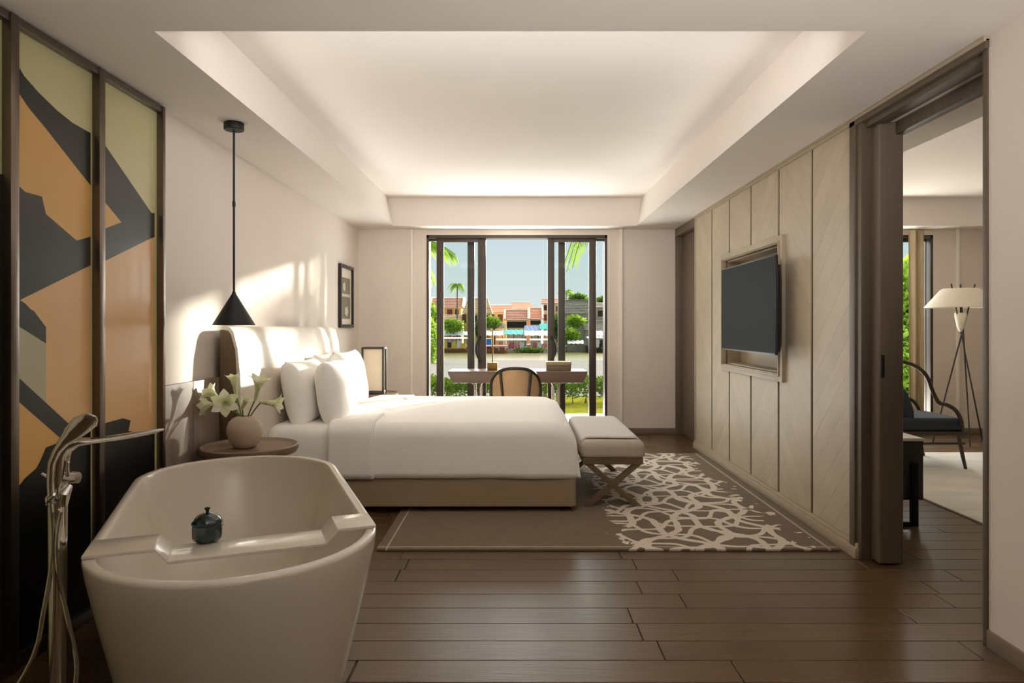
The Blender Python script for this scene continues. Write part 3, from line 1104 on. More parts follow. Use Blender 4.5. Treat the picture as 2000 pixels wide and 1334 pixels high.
def nightstand(cx, cy, label):
    t = thing('bedside_table', (cx, cy, 0), label, 'table', 'round bedside tables')
    R = 0.268
    MB().lathe(cx, cy, [(R - 0.05, 0.520), (R - 0.01, 0.532), (R, 0.552), (R, 0.572), (R - 0.008, 0.577), (R - 0.016, 0.572), (R - 0.022, 0.563), (R - 0.03, 0.560), (0.0005, 0.560)], 56, cap1=False).build('tray_top', 'nightstand_wood', t, smooth=True)
    MB().lathe(cx, cy, [(0.20, 0.38), (0.205, 0.385), (0.205, 0.515), (0.20, 0.521)], 40).build('drawer_drum', 'nightstand_wood', t, smooth=True)
    MB().lathe(cx, cy, [(0.207, 0.448), (0.2085, 0.450), (0.2085, 0.454), (0.207, 0.456)], 40, False, False).build('drawer_seam', 'brass', t, smooth=True)
    for k in range(3):
        a = 0.5 + k * 2 * PI / 3
        MB().tube([(cx + 0.15 * math.cos(a), cy + 0.15 * math.sin(a), 0.39), (cx + 0.19 * math.cos(a), cy + 0.19 * math.sin(a), 0.0)], [0.018, 0.012], 10).build('leg', 'nightstand_wood', t, smooth=True)
    return t


nightstand(-1.537, 3.945, 'round wooden bedside table carrying the vase of lilies')
nightstand(-1.495, 7.08, 'round wooden bedside table carrying the lantern lamp, beyond the bed')

# vase with lilies
vc = (-1.560, 3.93)
prof = [(0.045, 0.561), (0.062, 0.570), (0.085, 0.605), (0.098, 0.650), (0.098, 0.675), (0.088, 0.708), (0.066, 0.730), (0.042, 0.741), (0.032, 0.742), (0.030, 0.735), (0.026, 0.70), (0.02, 0.66)]
o = MB().lathe(vc[0], vc[1], prof, 44).build('round_vase', 'vase_ceramic', smooth=True, angle=70)
tag(o, 'squat beige ceramic vase on the near bedside table', 'vase')


def lily(tip, aim, L, R, label, droop=0.3, seed=0):
    """tip: where the throat base sits; aim: flower axis; stem runs down into the vase"""
    tip, aim = Vector(tip), Vector(aim).normalized()
    L, R = L * 1.28, R * 1.3
    rr = random.Random(seed)
    t = thing('lily', (vc[0], vc[1], 0.70), label, 'flower', 'lilies in the vase')
    base = Vector((vc[0] + rr.uniform(-0.012, 0.012), vc[1] + rr.uniform(-0.012, 0.012), 0.70))
    mid = base.lerp(tip, 0.55) + Vector((0, 0, 0.02))
    pts = []
    for k in range(9):
        s = k / 8
        pts.append(base * (1 - s) ** 2 + mid * 2 * s * (1 - s) + tip * s * s)
    MB().tube(pts, 0.0042, 6).build('stem', 'stem_green', t, smooth=True)
    u = aim.orthogonal().normalized()
    v = aim.cross(u)
    MB().tube([tip - aim * 0.012, tip, tip + aim * L * 0.30], [0.005, 0.009, 0.013], 8).build('calyx', 'petal_green', t, smooth=True)
    for k in range(6):
        a0 = k * PI / 3 + seed
        mb = MB()
        rows_ = []
        for j in range(8):
            s = j / 7
            rad = 0.006 + R * (0.30 * s + 0.70 * s ** 3)
            wid = 0.5 * (0.018 + 0.050 * math.sin(PI * min(s * 0.9 + 0.06, 1)))
            if j == 7:
                wid = 0.0015
            ax = L * (s - 0.10 * max(0, s - 0.75) * 4)
            row_ = []
            for i in range(5):
                w = (i / 4 - 0.5) * 2
                ang = a0 + w * wid / max(rad, 0.012)
                rd = rad * (1 + 0.10 * w * w)
                row_.append(tip + aim * ax + (u * math.cos(ang) + v * math.sin(ang)) * rd)
            rows_.append(row_)
        mb.loft(rows_, False, False, closed=False)
        mb.build('petal', 'petal' if k % 2 else 'petal_green', t, smooth=True, angle=180)
    mb = MB()
    for k in range(3):
        a = k * 2.1 + seed
        mb.tube([tip + aim * L * 0.2, tip + aim * L * 0.8 + (u * math.cos(a) + v * math.sin(a)) * 0.012], [0.0016, 0.0012], 5)
    mb.build('stamen', 'petal_green', t, smooth=True)
    return t


YV = 3.93
lily(px(438, 792, YV - 0.02), (-0.9, 0.1, -0.05), 0.115, 0.040, 'lily pointing left, lowest bloom on the left of the vase', seed=1)
lily(px(434, 785, YV + 0.02), (-0.75, 0.1, 0.55), 0.10, 0.038, 'lily opening up and left, between the lowest and the tallest bloom', seed=2)
lily(px(441, 788, YV - 0.05), (0.30, -0.85, 0.12), 0.085, 0.052, 'wide open lily facing forward over the left rim of the vase', seed=3)
lily(px(462, 775, YV + 0.02), (-0.18, 0.1, 1.0), 0.115, 0.030, 'tallest lily standing upright in the middle of the bunch', seed=4)
lily(px(499, 780, YV), (0.25, -0.1, 1.0), 0.12, 0.044, 'upright lily fanning open in front of the shaded headboard', seed=5)
lily(px(510, 786, YV - 0.01), (1.0, 0.0, -0.08), 0.10, 0.036, 'lily pointing right towards the pillows', seed=6)
lily(px(473, 797, YV - 0.05), (0.5, -0.3, 0.8), 0.065, 0.020, 'half closed lily bud low in the middle of the bunch', seed=7)

# lantern lamp on the far bedside table
lx, ly = -1.455, 6.99
lamp = thing('lantern_lamp', (lx, ly, 0.56), 'box lantern lamp with dark frame and paper shade on bedside table', 'lamp')
h0, h1, w = 0.562, 1.046, 0.104
d = 0.075
MB().box(lx - w, lx + w, ly - d, ly + d, h0, h0 + 0.045).build('base', 'chair_wood_dark', lamp, bevel=0.003)
for sx in (-1, 1):
    for sy in (-1, 1):
        MB().box(lx + sx * w - 0.009, lx + sx * w + 0.009, ly + sy * d - 0.009, ly + sy * d + 0.009, h0, h1).build('frame_post', 'chair_wood_dark', lamp, bevel=0.002)
mb = MB()
mb.box(lx - w, lx + w, ly - d - 0.009, ly - d + 0.009, h1 - 0.018, h1)
mb.box(lx - w, lx + w, ly + d - 0.009, ly + d + 0.009, h1 - 0.018, h1)
mb.box(lx - w - 0.009, lx - w + 0.009, ly - d, ly + d, h1 - 0.018, h1)
mb.box(lx + w - 0.009, lx + w + 0.009, ly - d, ly + d, h1 - 0.018, h1)
mb.build('top_frame', 'chair_wood_dark', lamp)
MB().box(lx - w + 0.012, lx + w - 0.012, ly - d + 0.010, ly + d - 0.010, h0 + 0.045, h1 - 0.008).build('paper_shade', 'lamp_paper', lamp, bevel=0.003)

# picture frame on the left wall
pf = thing('picture_frame', (XL, 7.41, 1.24), 'narrow black framed grey print hanging on the wall past the bed', 'picture')
y0, y1, z0, z1 = 7.13, 7.69, 1.243, 1.915
mb = MB()
for (a, b, c, dd) in ((y0, y0 + 0.035, z0, z1), (y1 - 0.035, y1, z0, z1), (y0 + 0.035, y1 - 0.035, z0, z0 + 0.035), (y0 + 0.035, y1 - 0.035, z1 - 0.035, z1)):
    mb.box(XL, XL + 0.032, a, b, c, dd)
mb.build('frame', 'picture_frame_wood', pf, bevel=0.003)
MB().box(XL, XL + 0.010, y0 + 0.03, y1 - 0.03, z0 + 0.03, z1 - 0.03).build('mat_board', 'picture_mat_board', pf)
pr = MB().box(XL, XL + 0.012, y0 + 0.11, y1 - 0.10, z0 + 0.095, z1 - 0.135).build('print', 'print_grey', pf)
MB().box(XL, XL + 0.0128, y0 + 0.11, y1 - 0.10, 1.575, 1.605).build('print_band', 'print_pale', pr)
for (yc, zc, ry, rz_) in ((7.33, 1.68, 0.05, 0.045), (7.43, 1.42, 0.07, 0.05)):
    mb = MB()
    mb.prism([(XL + 0.0136, yc + ry * math.cos(k * PI / 8) * (1 + 0.25 * math.sin(3 * k)), zc + rz_ * math.sin(k * PI / 8) * (1 + 0.2 * math.cos(2 * k))) for k in range(16)], (-0.002, 0, 0))
    mb.build('print_bloom', 'print_pale', pr)

# pendant lamp
pc = (-1.585, 3.84)
pen = thing('pendant_lamp', (pc[0], pc[1], ZC), 'black cone pendant lamp hanging over the near bedside table', 'lamp')
MB().lathe(pc[0], pc[1], [(0.050, 2.352), (0.054, 2.356), (0.054, 2.390), (0.052, 2.394)], 30).build('ceiling_canopy', 'matt_black', pen, smooth=True)
mb = MB().lathe(pc[0], pc[1], [(0.0062, 1.93), (0.0062, 2.354)], 10)
mb.build('rod', 'matt_black', pen, smooth=True)
MB().lathe(pc[0], pc[1], [(0.0062, 1.43), (0.0062, 1.93)], 10).build('rod', 'matt_black', pen, smooth=True)
MB().lathe(pc[0], pc[1], [(0.0085, 1.925), (0.009, 1.93), (0.009, 1.95), (0.0085, 1.955)], 10).build('rod_joint', 'matt_black', pen, smooth=True)
MB().lathe(pc[0], pc[1], [(0.112, 1.262), (0.113, 1.264), (0.012, 1.436), (0.008, 1.45), (0.0055, 1.45), (0.009, 1.425), (0.109, 1.262)], 48, False, False).build('cone_shade', 'matt_black', pen, smooth=True, angle=30)

# ================================================================== bathtub
TA = math.radians(22.0)
TD = Vector((-math.sin(TA), math.cos(TA), 0))      # long axis, pointing away from the camera
TP = Vector((math.cos(TA), math.sin(TA), 0))       # across
TC = Vector((-1.092, 2.70, 0))
TH = 0.58


def tub_ring(hl, hw, z, n=28):
    """stadium outline: straight sides and round ends"""
    st = hl - hw
    pts = []
    for k in range(n + 1):
        a = -PI / 2 + PI * k / n
        pts.append((st + hw * math.cos(a), hw * math.sin(a)))
    for k in range(1, 8):
        pts.append((st - 2 * st * k / 8, hw))
    for k in range(n + 1):
        a = PI / 2 + PI * k / n
        pts.append((-st + hw * math.cos(a), hw * math.sin(a)))
    for k in range(1, 8):
        pts.append((-st + 2 * st * k / 8, -hw))
    out = []
    for u, v in pts:
        p = TC + TD * u + TP * v
        out.append((p.x, p.y, z))
    return out


tub = thing('bathtub', (TC.x, TC.y, 0), 'freestanding off-white bathtub with thin rounded rim in the foreground', 'bathtub')
rings = []
HL, HW = 0.943, 0.436
for (z, f, g) in ((0.0, 0.80, 0.74), (0.02, 0.815, 0.755), (0.12, 0.855, 0.80), (0.25, 0.905, 0.86), (0.40, 0.957, 0.93), (0.52, 0.990, 0.983), (0.564, 0.999, 0.998)):
    rings.append(tub_ring(HL * f, HW * g, z))
for (d_, z) in ((0.001, 0.570), (0.004, 0.576), (0.010, 0.5795), (0.020, 0.580), (0.030, 0.5795), (0.035, 0.576), (0.038, 0.569), (0.041, 0.55)):
    rings.append(tub_ring(HL - d_, HW - d_, z))
for (z, f, g) in ((0.45, 0.925, 0.86), (0.30, 0.86, 0.77), (0.18, 0.79, 0.68), (0.13, 0.72, 0.60), (0.115, 0.62, 0.46), (0.11, 0.30, 0.20)):
    rings.append(tub_ring(HL * f, HW * g, z))
MB().loft(rings).build('basin', 'tub_white', tub, smooth=True, angle=70)
dp = TC + TD * 0.0
MB().lathe(dp.x, dp.y, [(0.03, 0.108), (0.032, 0.114), (0.026, 0.118), (0.001, 0.118)], 20, cap1=False).build('drain', 'chrome', tub, smooth=True)

# bridge tray resting across the rim
a0 = -0.525                                          # position along the long axis


def tp(u, v, z):
    p = TC + TD * u + TP * v
    return (p.x, p.y, z)


zt = TH + 0.0005
prof = [(-0.424, zt), (-0.235, zt), (-0.198, zt - 0.042), (0.262, zt - 0.042), (0.298, zt), (0.424, zt)]
wdt = 0.165
mb = MB()
top = prof
th = 0.010
P = [(v, z + th) for v, z in top] + [(v, z) for v, z in reversed(top)]
mb.prism([tp(a0 - wdt / 2, v, z) for v, z in P], TD * wdt)
o = mb.build('bath_tray', 'tub_white', bevel=0.0025, seg=2)
tag(o, 'white solid bridge tray with sunken middle laid across the bathtub', 'tray')
# dark green jar on the tray
jp = px(405, 1040, 2.26)
zj = zt - 0.042 + th
jar = thing('lidded_jar', (jp.x, jp.y, zj), 'small glossy dark green lidded jar on the bath tray', 'jar')
prof = [(0.030, 0.0), (0.040, 0.004), (0.0465, 0.014), (0.0475, 0.040), (0.0465, 0.055), (0.044, 0.058)]
MB().lathe(jp.x, jp.y, [(r, zj + z) for r, z in prof], 10).build('body', 'jar_teal', jar, smooth=True, angle=25)
prof = [(0.0475, 0.058), (0.047, 0.064), (0.041, 0.076), (0.030, 0.086), (0.016, 0.092), (0.006, 0.094)]
MB().lathe(jp.x, jp.y, [(r, zj + z) for r, z in prof], 10).build('lid', 'jar_teal', jar, smooth=True, angle=25)
prof = [(0.005, 0.092), (0.005, 0.100), (0.009, 0.106), (0.009, 0.109), (0.004, 0.111)]
MB().lathe(jp.x, jp.y, [(r, zj + z) for r, z in prof], 14).build('knob', 'matt_black', jar, smooth=True)
for s in (-1, 1):
    MB().tube([(jp.x + s * 0.046, jp.y, zj + 0.048), (jp.x + s * 0.052, jp.y, zj + 0.052), (jp.x + s * 0.051, jp.y, zj + 0.058), (jp.x + s * 0.045, jp.y, zj + 0.060)], 0.0022, 6).build('lug', 'chrome' if s > 0 else 'jar_teal', jar, smooth=True)

# ================================================================== floor-standing bath mixer
FYD = 2.06


def fp(x, y, Y=FYD):
    return px(x, y, Y)


fb = fp(112, 1300)
fx = fb.x
fau = thing('bath_mixer', (fx, FYD, 0), 'tall chrome floor-standing bath mixer beside the bathtub', 'faucet')
MB().lathe(fx, FYD, [(0.075, 0.0), (0.075, 0.012), (0.062, 0.020), (0.026, 0.024)], 32).build('floor_flange', 'chrome', fau, smooth=True)
pts, rs = [], []
for (X, Z, r) in ((0, 0.02, 0.024), (0, 0.40, 0.0245), (0.0, 0.62, 0.026), (0.0, 0.72, 0.027)):
    pts.append((fx + X, FYD, Z))
    rs.append(r)
MB().tube(pts, rs, 20).build('column', 'chrome', fau, smooth=True)
# body leaning back then sweeping into the spout
pts = [fp(112, 985), fp(112, 945), fp(113, 915), fp(119, 888), fp(131, 872), fp(152, 864), fp(180, 861), fp(220, 856), fp(262, 849), fp(300, 842), fp(320, 839)]
rs = [0.027, 0.028, 0.028, 0.026, 0.024, 0.021, 0.019, 0.020, 0.021, 0.018, 0.006]
# the spout reaches over the tub
yoff = [0, 0, 0, 0, 0.0, 0.01, 0.03, 0.06, 0.09, 0.12, 0.135]
pts = [Vector((p.x, p.y, p.z)) for p in pts]
pts = [px(1010 + p.x * FPX / p.y, 638 - (p.z - EYE) * FPX / p.y, FYD + y_) for p, y_ in zip(pts, yoff)]
mb = MB()
for q in range(1):
    rings = []
    n = 18
    for i, p in enumerate(pts):
        t = (pts[min(i + 1, len(pts) - 1)] - pts[max(i - 1, 0)]).normalized()
        side = Vector((0, 1, 0))
        side = (side - t * side.dot(t)).normalized()
        upv = side.cross(t)
        fl = 1.0 if i < 4 else max(0.45, 1.0 - 0.16 * (i - 3))
        sd = 1.0 if i < 5 else 1.25
        rings.append([p + side * (math.cos(2 * PI * k / n) * rs[i] * sd) + upv * (math.sin(2 * PI * k / n) * rs[i] * fl) for k in range(n)])
    mb.loft(rings)
mb.build('spout', 'chrome', fau, smooth=True)
# hand shower clipped on the back, flattened head on top
pts = [fp(100, 985, FYD - 0.03), fp(99, 940, FYD - 0.03), fp(101, 905, FYD - 0.03), fp(112, 880, FYD - 0.03), fp(126, 862, FYD - 0.03), fp(142, 845, FYD - 0.03), fp(160, 829, FYD - 0.03), fp(180, 819, FYD - 0.03), fp(189, 817, FYD - 0.03)]
rs = [0.010, 0.011, 0.0115, 0.012, 0.016, 0.026, 0.030, 0.024, 0.008]
rings = []
n = 18
for i, p in enumerate(pts):
    t = (pts[min(i + 1, len(pts) - 1)] - pts[max(i - 1, 0)]).normalized()
    side = Vector((0.35, -0.9, -0.25))
    side = (side - t * side.dot(t)).normalized()
    upv = side.cross(t)
    fl = 1.0 if i < 4 else 0.42
    rings.append([p + upv * (math.cos(2 * PI * k / n) * rs[i]) + side * (math.sin(2 * PI * k / n) * rs[i] * fl) for k in range(n)])
MB().loft(rings).build('hand_shower', 'chrome', fau, smooth=True)
cl = MB().tube([fp(99, 975, FYD - 0.03), fp(112, 975, FYD)], 0.017, 12)
cl.tube([fp(93, 985, FYD - 0.03), fp(99, 972, FYD - 0.045), fp(107, 966, FYD - 0.05)], 0.006, 8)
cl.build('holder', 'chrome', fau, smooth=True)
MB().tube([fp(82, 925, FYD), fp(96, 934, FYD)], [0.0045, 0.0045], 10).build('diverter_pin', 'chrome', fau, smooth=True)
k1 = MB().tube([fp(122, 933), fp(141, 933)], 0.014, 14)
k1.tube([fp(141, 933), fp(153, 933)], [0.019, 0.017], 14)
k1.build('lever_knob', 'chrome', fau, smooth=True)
k2 = MB().tube([fp(132, 930, FYD - 0.01), fp(132, 905, FYD - 0.01), fp(133, 902, FYD - 0.01)], [0.006, 0.005, 0.006], 10)
k2.build('lever_pin', 'chrome', fau, smooth=True)
k3 = MB().tube([fp(124, 985, FYD - 0.015), fp(127, 962, FYD - 0.035), fp(136, 948, FYD - 0.02)], [0.012, 0.016, 0.010], 12)
k3.build('hose_outlet', 'chrome', fau, smooth=True)


def smooth_path(ps, n=6):
    out = []
    P = [Vector(p) for p in ps]
    for i in range(len(P) - 1):
        p0, p1_, p2_, p3 = P[max(i - 1, 0)], P[i], P[i + 1], P[min(i + 2, len(P) - 1)]
        for k in range(n):
            t = k / n
            out.append(0.5 * ((2 * p1_) + (p2_ - p0) * t + (2 * p0 - 5 * p1_ + 4 * p2_ - p3) * t * t + (3 * p1_ - p0 - 3 * p2_ + p3) * t ** 3))
    out.append(P[-1])
    return out


hz = 0.008
hose = [fp(100, 985, FYD - 0.035), fp(104, 1050, FYD - 0.04), fp(100, 1110, FYD - 0.05), fp(86, 1190, FYD - 0.08), fp(62, 1290, FYD - 0.10), (fx - 0.115, FYD - 0.13, 0.09), (fx - 0.10, FYD - 0.16, 0.012), (fx - 0.02, FYD - 0.18, hz), (fx + 0.07, FYD - 0.15, 0.02), (fx + 0.09, FYD - 0.10, 0.10), fp(150, 1310, FYD - 0.08), fp(135, 1220, FYD - 0.06), fp(116, 1130, FYD - 0.05), fp(112, 1060, FYD - 0.045), fp(120, 1000, FYD - 0.03)]
MB().tube(smooth_path(hose), 0.0065, 8).build('hose', 'chrome', fau, smooth=True)

# ================================================================== television
tv = thing('television', (1.75, 5.17, 1.06), 'flat black television on a swing arm in front of the wall niche', 'television')
tx, ty0, ty1, tz0, tz1 = 1.72, 4.576, 5.772, 1.063, 1.735
MB().box(tx, tx + 0.022, ty0, ty1, tz0, tz1).build('casing', 'screen_bezel', tv, bevel=0.003)
MB().box(tx - 0.0015, tx + 0.01, ty0 + 0.008, ty1 - 0.008, tz0 + 0.012, tz1 - 0.008).build('screen', 'screen_black', tv)
MB().box(tx + 0.022, tx + 0.062, ty0 + 0.06, ty1 - 0.06, tz0 + 0.02, tz1 - 0.06).build('back_cover', 'tv_back', tv, bevel=0.008)
mb = MB().box(tx + 0.062, 1.986, 5.30, 5.36, 1.34, 1.42)
mb.box(1.955, 1.986, 5.22, 5.44, 1.22, 1.54)
mb.build('swing_arm', 'black_metal', tv)

# ================================================================== writing desk by the glass doors
desk = thing('writing_desk', (0.0, 7.86, 0), 'wooden writing desk standing before the open glass doors', 'desk')
dy0, dy1, dt = 7.50, 7.98, 0.765
DX0, DX1 = -0.758, 0.770
mb = MB()
P = [(DX0, dt), (DX1, dt), (DX1 - 0.004, dt - 0.03), (DX1 - 0.05, dt - 0.128), (DX0 + 0.055, dt - 0.128), (DX0 + 0.004, dt - 0.03)]
mb.prism([(x, dy0, z) for x, z in P], (0, dy1 - dy0, 0))
mb.build('top', 'desk_wood', desk, bevel=0.004)
for sx in (-1, 1):
    cxl = -0.442 if sx < 0 else 0.435
    for yq in (dy0 + 0.09, dy1 - 0.09):
        for s in (-1, 1):
            pts = [(cxl + s * 0.075, yq, dt - 0.126), (cxl + s * 0.045, yq, dt - 0.14), (cxl + s * 0.032, yq, dt - 0.18), (cxl + s * 0.030, yq, 0.30), (cxl + s * 0.030, yq, 0.0)]
            MB().tube(pts, 0.007, 8).build('leg', 'desk_leg_metal', desk, smooth=True)
    MB().box(cxl - 0.045, cxl + 0.045, dy0 + 0.08, dy1 - 0.08, 0.0, 0.02).build('foot_bar', 'desk_leg_metal', desk, bevel=0.003)
# desk lamp
lp = px(962, 718, 7.72)
dl = thing('desk_lamp', (lp.x, 7.72, dt), 'brass desk lamp with square block base and thin stem', 'lamp')
MB().box(lp.x - 0.058, lp.x + 0.058, 7.66, 7.77, dt, dt + 0.088).build('base', 'brass', dl, bevel=0.004)
MB().tube([(lp.x + 0.002, 7.715, dt + 0.086), (lp.x + 0.002, 7.715, dt + 0.44)], 0.006, 8).build('stem', 'brass', dl, smooth=True)
MB().tube([(lp.x - 0.03, 7.715, dt + 0.44), (lp.x + 0.11, 7.715, dt + 0.452)], 0.008, 8).build('light_bar', 'brass', dl, smooth=True)
# storage box
bx = thing('storage_box', (0.455, 7.68, dt), 'olive beige lidded box lying on the right of the desk', 'box')
MB().box(0.325, 0.598, 7.60, 7.78, dt, dt + 0.055).build('body', 'box_leather_side', bx, bevel=0.004)
MB().box(0.321, 0.602, 7.596, 7.784, dt + 0.057, dt + 0.100).build('lid', 'box_leather', bx, bevel=0.008, seg=3)

# ================================================================== desk chair with cane back
CXc, CYc = -0.015, 7.02
ch = thing('desk_chair', (CXc, CYc + 0.2, 0), 'dark bentwood chair with cane back tucked at the desk', 'chair')


def back_pt(x, z):
    """barrel-shaped back, bulging towards the camera"""
    return Vector((CXc + x, CYc + 0.20 * (abs(x) / 0.26) ** 2, z))


hoop = []
for k in range(25):
    a = PI * k / 24
    x = -0.262 * math.copysign(abs(math.cos(a)) ** 0.8, math.cos(a))
    z = 0.56 + 0.268 * abs(math.sin(a)) ** 0.75
    hoop.append(back_pt(x, z))
lo = [Vector((CXc - 0.235, CYc + 0.20, 0.44)), Vector((CXc - 0.255, CYc + 0.20, 0.50))]
hi = [Vector((CXc + 0.255, CYc + 0.20, 0.50)), Vector((CXc + 0.235, CYc + 0.20, 0.44))]
MB().tube(lo + hoop + hi, 0.0165, 10).build('back_hoop', 'chair_wood_dark', ch, smooth=True)


def hoop_z(x):
    c = min(abs(x) / 0.262, 1.0) ** (1 / 0.8)
    return 0.56 + 0.268 * math.sqrt(max(1 - c * c, 0)) ** 0.75


for s in (-1, 1):
    pts = [back_pt(s * (0.125 + 0.035 * t), 0.45 + (hoop_z(0.16) - 0.45) * t) for t in (0, 0.25, 0.5, 0.75, 1)]
    MB().tube(pts, 0.0155, 8).build('back_stile', 'chair_wood_dark', ch, smooth=True)
for (xa, xb) in ((-0.245, -0.150), (-0.150, 0.150), (0.150, 0.245)):
    rows_ = []
    nn = 12
    for j in range(nn + 1):
        row_ = []
        for i in range(9):
            x = xa + (xb - xa) * i / 8
            z = 0.47 + (hoop_z(x) - 0.47) * j / nn
            row_.append(back_pt(x, z) + Vector((0, 0.004, 0)))
        rows_.append(row_)
    mb = MB()
    mb.loft(rows_, False, False, closed=False)
    o = mb.build('cane_panel', 'cane', ch, smooth=True, angle=80)
    o.modifiers.new('thickness', 'SOLIDIFY').thickness = 0.004
soft_box(MB(), CXc - 0.245, CXc + 0.245, CYc + 0.02, CYc + 0.47, 0.425, 0.47, 0.02, 0.02, 0.02, rc=0.12).build('seat', 'cane', ch, smooth=True)
MB().tube([(CXc + 0.24 * math.cos(a * PI / 12), CYc + 0.245 + 0.22 * math.sin(a * PI / 12), 0.425) for a in range(25)], 0.016, 8).build('seat_ring', 'chair_wood_dark', ch, smooth=True)
for (sx, sy) in ((-1, 0.07), (1, 0.07), (-1, 0.42), (1, 0.42)):
    MB().tube([(CXc + sx * 0.19, CYc + sy, 0.43), (CXc + sx * 0.215, CYc + sy + (0.02 if sy > 0.2 else -0.02), 0.0)], [0.017, 0.012], 8).build('leg', 'chair_wood_dark', ch, smooth=True)

# ================================================================== living room
# armchair, facing right
ac = thing('armchair', (3.55, 6.0, 0.014), 'low armchair with curved dark wooden arms and navy cushions', 'armchair')
AY0, AY1 = 5.98, 6.60
for yq in (AY0, AY1):
    pts = smooth_path([px(1735, 700, AY0), px(1762, 706, AY0), px(1790, 716, AY0), px(1810, 735, AY0), px(1822, 765, AY0), px(1834, 786, AY0), px(1850, 791, AY0), px(1866, 801, AY0), px(1876, 818, AY0), px(1880, 838, AY0), px(1881, 850, AY0)])
    rings = []
    mb = MB()
    mb.tube([(p.x, yq, p.z) for p in pts], 0.017, 10, flat=1.0, up=(0, 1, 0))
    mb.build('arm', 'arm_wood', ac, smooth=True)
    p0, p1_ = px(1871, 850, AY0), px(1886, 919, AY0)
    MB().tube([(p0.x, yq, p0.z), (p1_.x, yq, 0.014)], [0.020, 0.013], 10).build('leg', 'arm_wood', ac, smooth=True)
    MB().tube([(3.06, yq, 0.35), (2.98, yq, 0.014)], [0.020, 0.013], 10).build('leg', 'arm_wood', ac, smooth=True)
    MB().tube([(3.04, yq, 0.235), (3.90, yq, 0.235)], 0.011, 8).build('stretcher', 'arm_wood', ac, smooth=True)
MB().box(3.0, 3.93, AY0 - 0.012, AY1 + 0.012, 0.302, 0.342).build('seat_frame', 'arm_wood', ac, bevel=0.006)
soft_box(MB(), 3.02, 3.915, AY0 + 0.0, AY1 - 0.0, 0.342, 0.455, 0.05, 0.04, 0.045, rc=0.06, bottom_r=0.02).build('seat_cushion', 'navy_fabric', ac, smooth=True)
mb = pillow_mesh(0.56, 0.30, 0.18, 9)
o = mb.build('lumbar_cushion', 'navy_fabric', ac, smooth=True, angle=60, origin=(0, 0, 0))
M_ = Matrix(((0, 0, 1), (1, 0, 0), (0, 1, 0))).to_4x4()
o.data.transform(M_)
o.location = Vector((3.42, 6.29, 0.575)) - ORIGIN[ac.name]
o.rotation_euler = (0, -0.35, 0)
mb = MB()
pts = [(3.02, AY0, 0.92), (2.99, (AY0 + AY1) / 2, 0.93), (3.02, AY1, 0.92)]
mb.tube(smooth_path([(3.25, AY0, 0.952), (3.10, AY0 + 0.05, 0.955), (3.05, (AY0 + AY1) / 2, 0.955), (3.10, AY1 - 0.05, 0.955), (3.25, AY1, 0.952)]), 0.017, 10)
mb.build('back_rail', 'arm_wood', ac, smooth=True)
for k in range(5):
    yq = AY0 + 0.10 + k * (AY1 - AY0 - 0.20) / 4
    MB().tube([(3.07, yq, 0.95), (3.10, yq, 0.34)], 0.010, 8).build('back_spindle', 'arm_wood', ac, smooth=True)

# sideboard just inside the doorway
sb = thing('sideboard', (2.31, 4.9, 0), 'dark low sideboard with white top on black metal frame legs', 'sideboard')
MB().box(2.06, 2.558, 4.32, 5.5, 0.162, 0.532).build('cabinet', 'sideboard_dark', sb, bevel=0.003)
MB().box(2.055, 2.562, 4.315, 5.505, 0.533, 0.552).build('top', 'stone_top', sb, bevel=0.003)
for yq in (4.302, 5.49):
    mb = MB()
    mb.box(2.475, 2.518, yq, yq + 0.028, 0.0, 0.40)
    mb.box(2.10, 2.143, yq, yq + 0.028, 0.0, 0.40)
    mb.box(2.143, 2.475, yq, yq + 0.028, 0.0, 0.028)
    mb.build('leg_frame', 'black_metal', sb, bevel=0.002)
    
MB().box(2.30, 2.31, 4.316, 4.322, 0.18, 0.52).build('door_gap', 'tv_back', sb)

# tripod floor lamp
LYc = 7.25
lc = px(1876, 640, LYc)
fl = thing('floor_lamp', (lc.x, LYc, 0), 'tripod floor lamp with wide white shade and crossed dark legs', 'lamp')
cxl, cyl = lc.x, LYc
MB().lathe(cxl, cyl, [(0.335, 1.452), (0.337, 1.458), (0.315, 1.485), (0.19, 1.640), (0.165, 1.656), (0.02, 1.658)], 40, cap0=False).build('shade', 'shade_white', fl, smooth=True, angle=50)
MB().lathe(cxl, cyl, [(0.012, 1.20), (0.03, 1.24), (0.055, 1.36), (0.055, 1.40)], 20).build('socket', 'shade_white', fl, smooth=True)
MB().lathe(cxl, cyl, [(0.006, 1.40), (0.006, 1.66)], 8).build('stem', 'black_metal', fl, smooth=True)
hub = Vector((cxl + 0.02, cyl, 1.19))
for (fxp, fyp, Yf, txp, typ) in ((1822, 858, 7.35, 1908, 556, ), (1893, 872, 7.18, 1862, 556), (1922, 862, 7.5, 1856, 558)):
    f_ = px(fxp, fyp, Yf)
    f_.z = 0.0
    d_ = (hub - f_)
    top_ = f_ + d_ * (1.70 / d_.z)
    off = Vector((0, (Yf - 7.3) * 0.12, 0))
    MB().tube([f_ + off, top_ + off], [0.008, 0.008], 8).build('leg', 'arm_wood', fl, smooth=True)

# sheer curtain gathered at the living room doors


def curtain(x0, x1, y, label):
    mb = MB()
    n = 60
    rows_ = []
    for z in (0.02, 0.8, 1.6, 2.372):
        rows_.append([(x0 + (x1 - x0) * i / n, y + 0.028 * math.sin(i / n * (x1 - x0) * 75 + 0.3 * z), z) for i in range(n + 1)])
    mb.loft(rows_, False, False, closed=False)
    o = mb.build('curtain', 'curtain_fabric', smooth=True, angle=80)
    o.modifiers.new('thickness', 'SOLIDIFY').thickness = 0.003
    return tag(o, label, 'curtain')


curtain(4.55, 4.735, 7.96, 'beige curtain gathered beside the tall window behind the armchair')

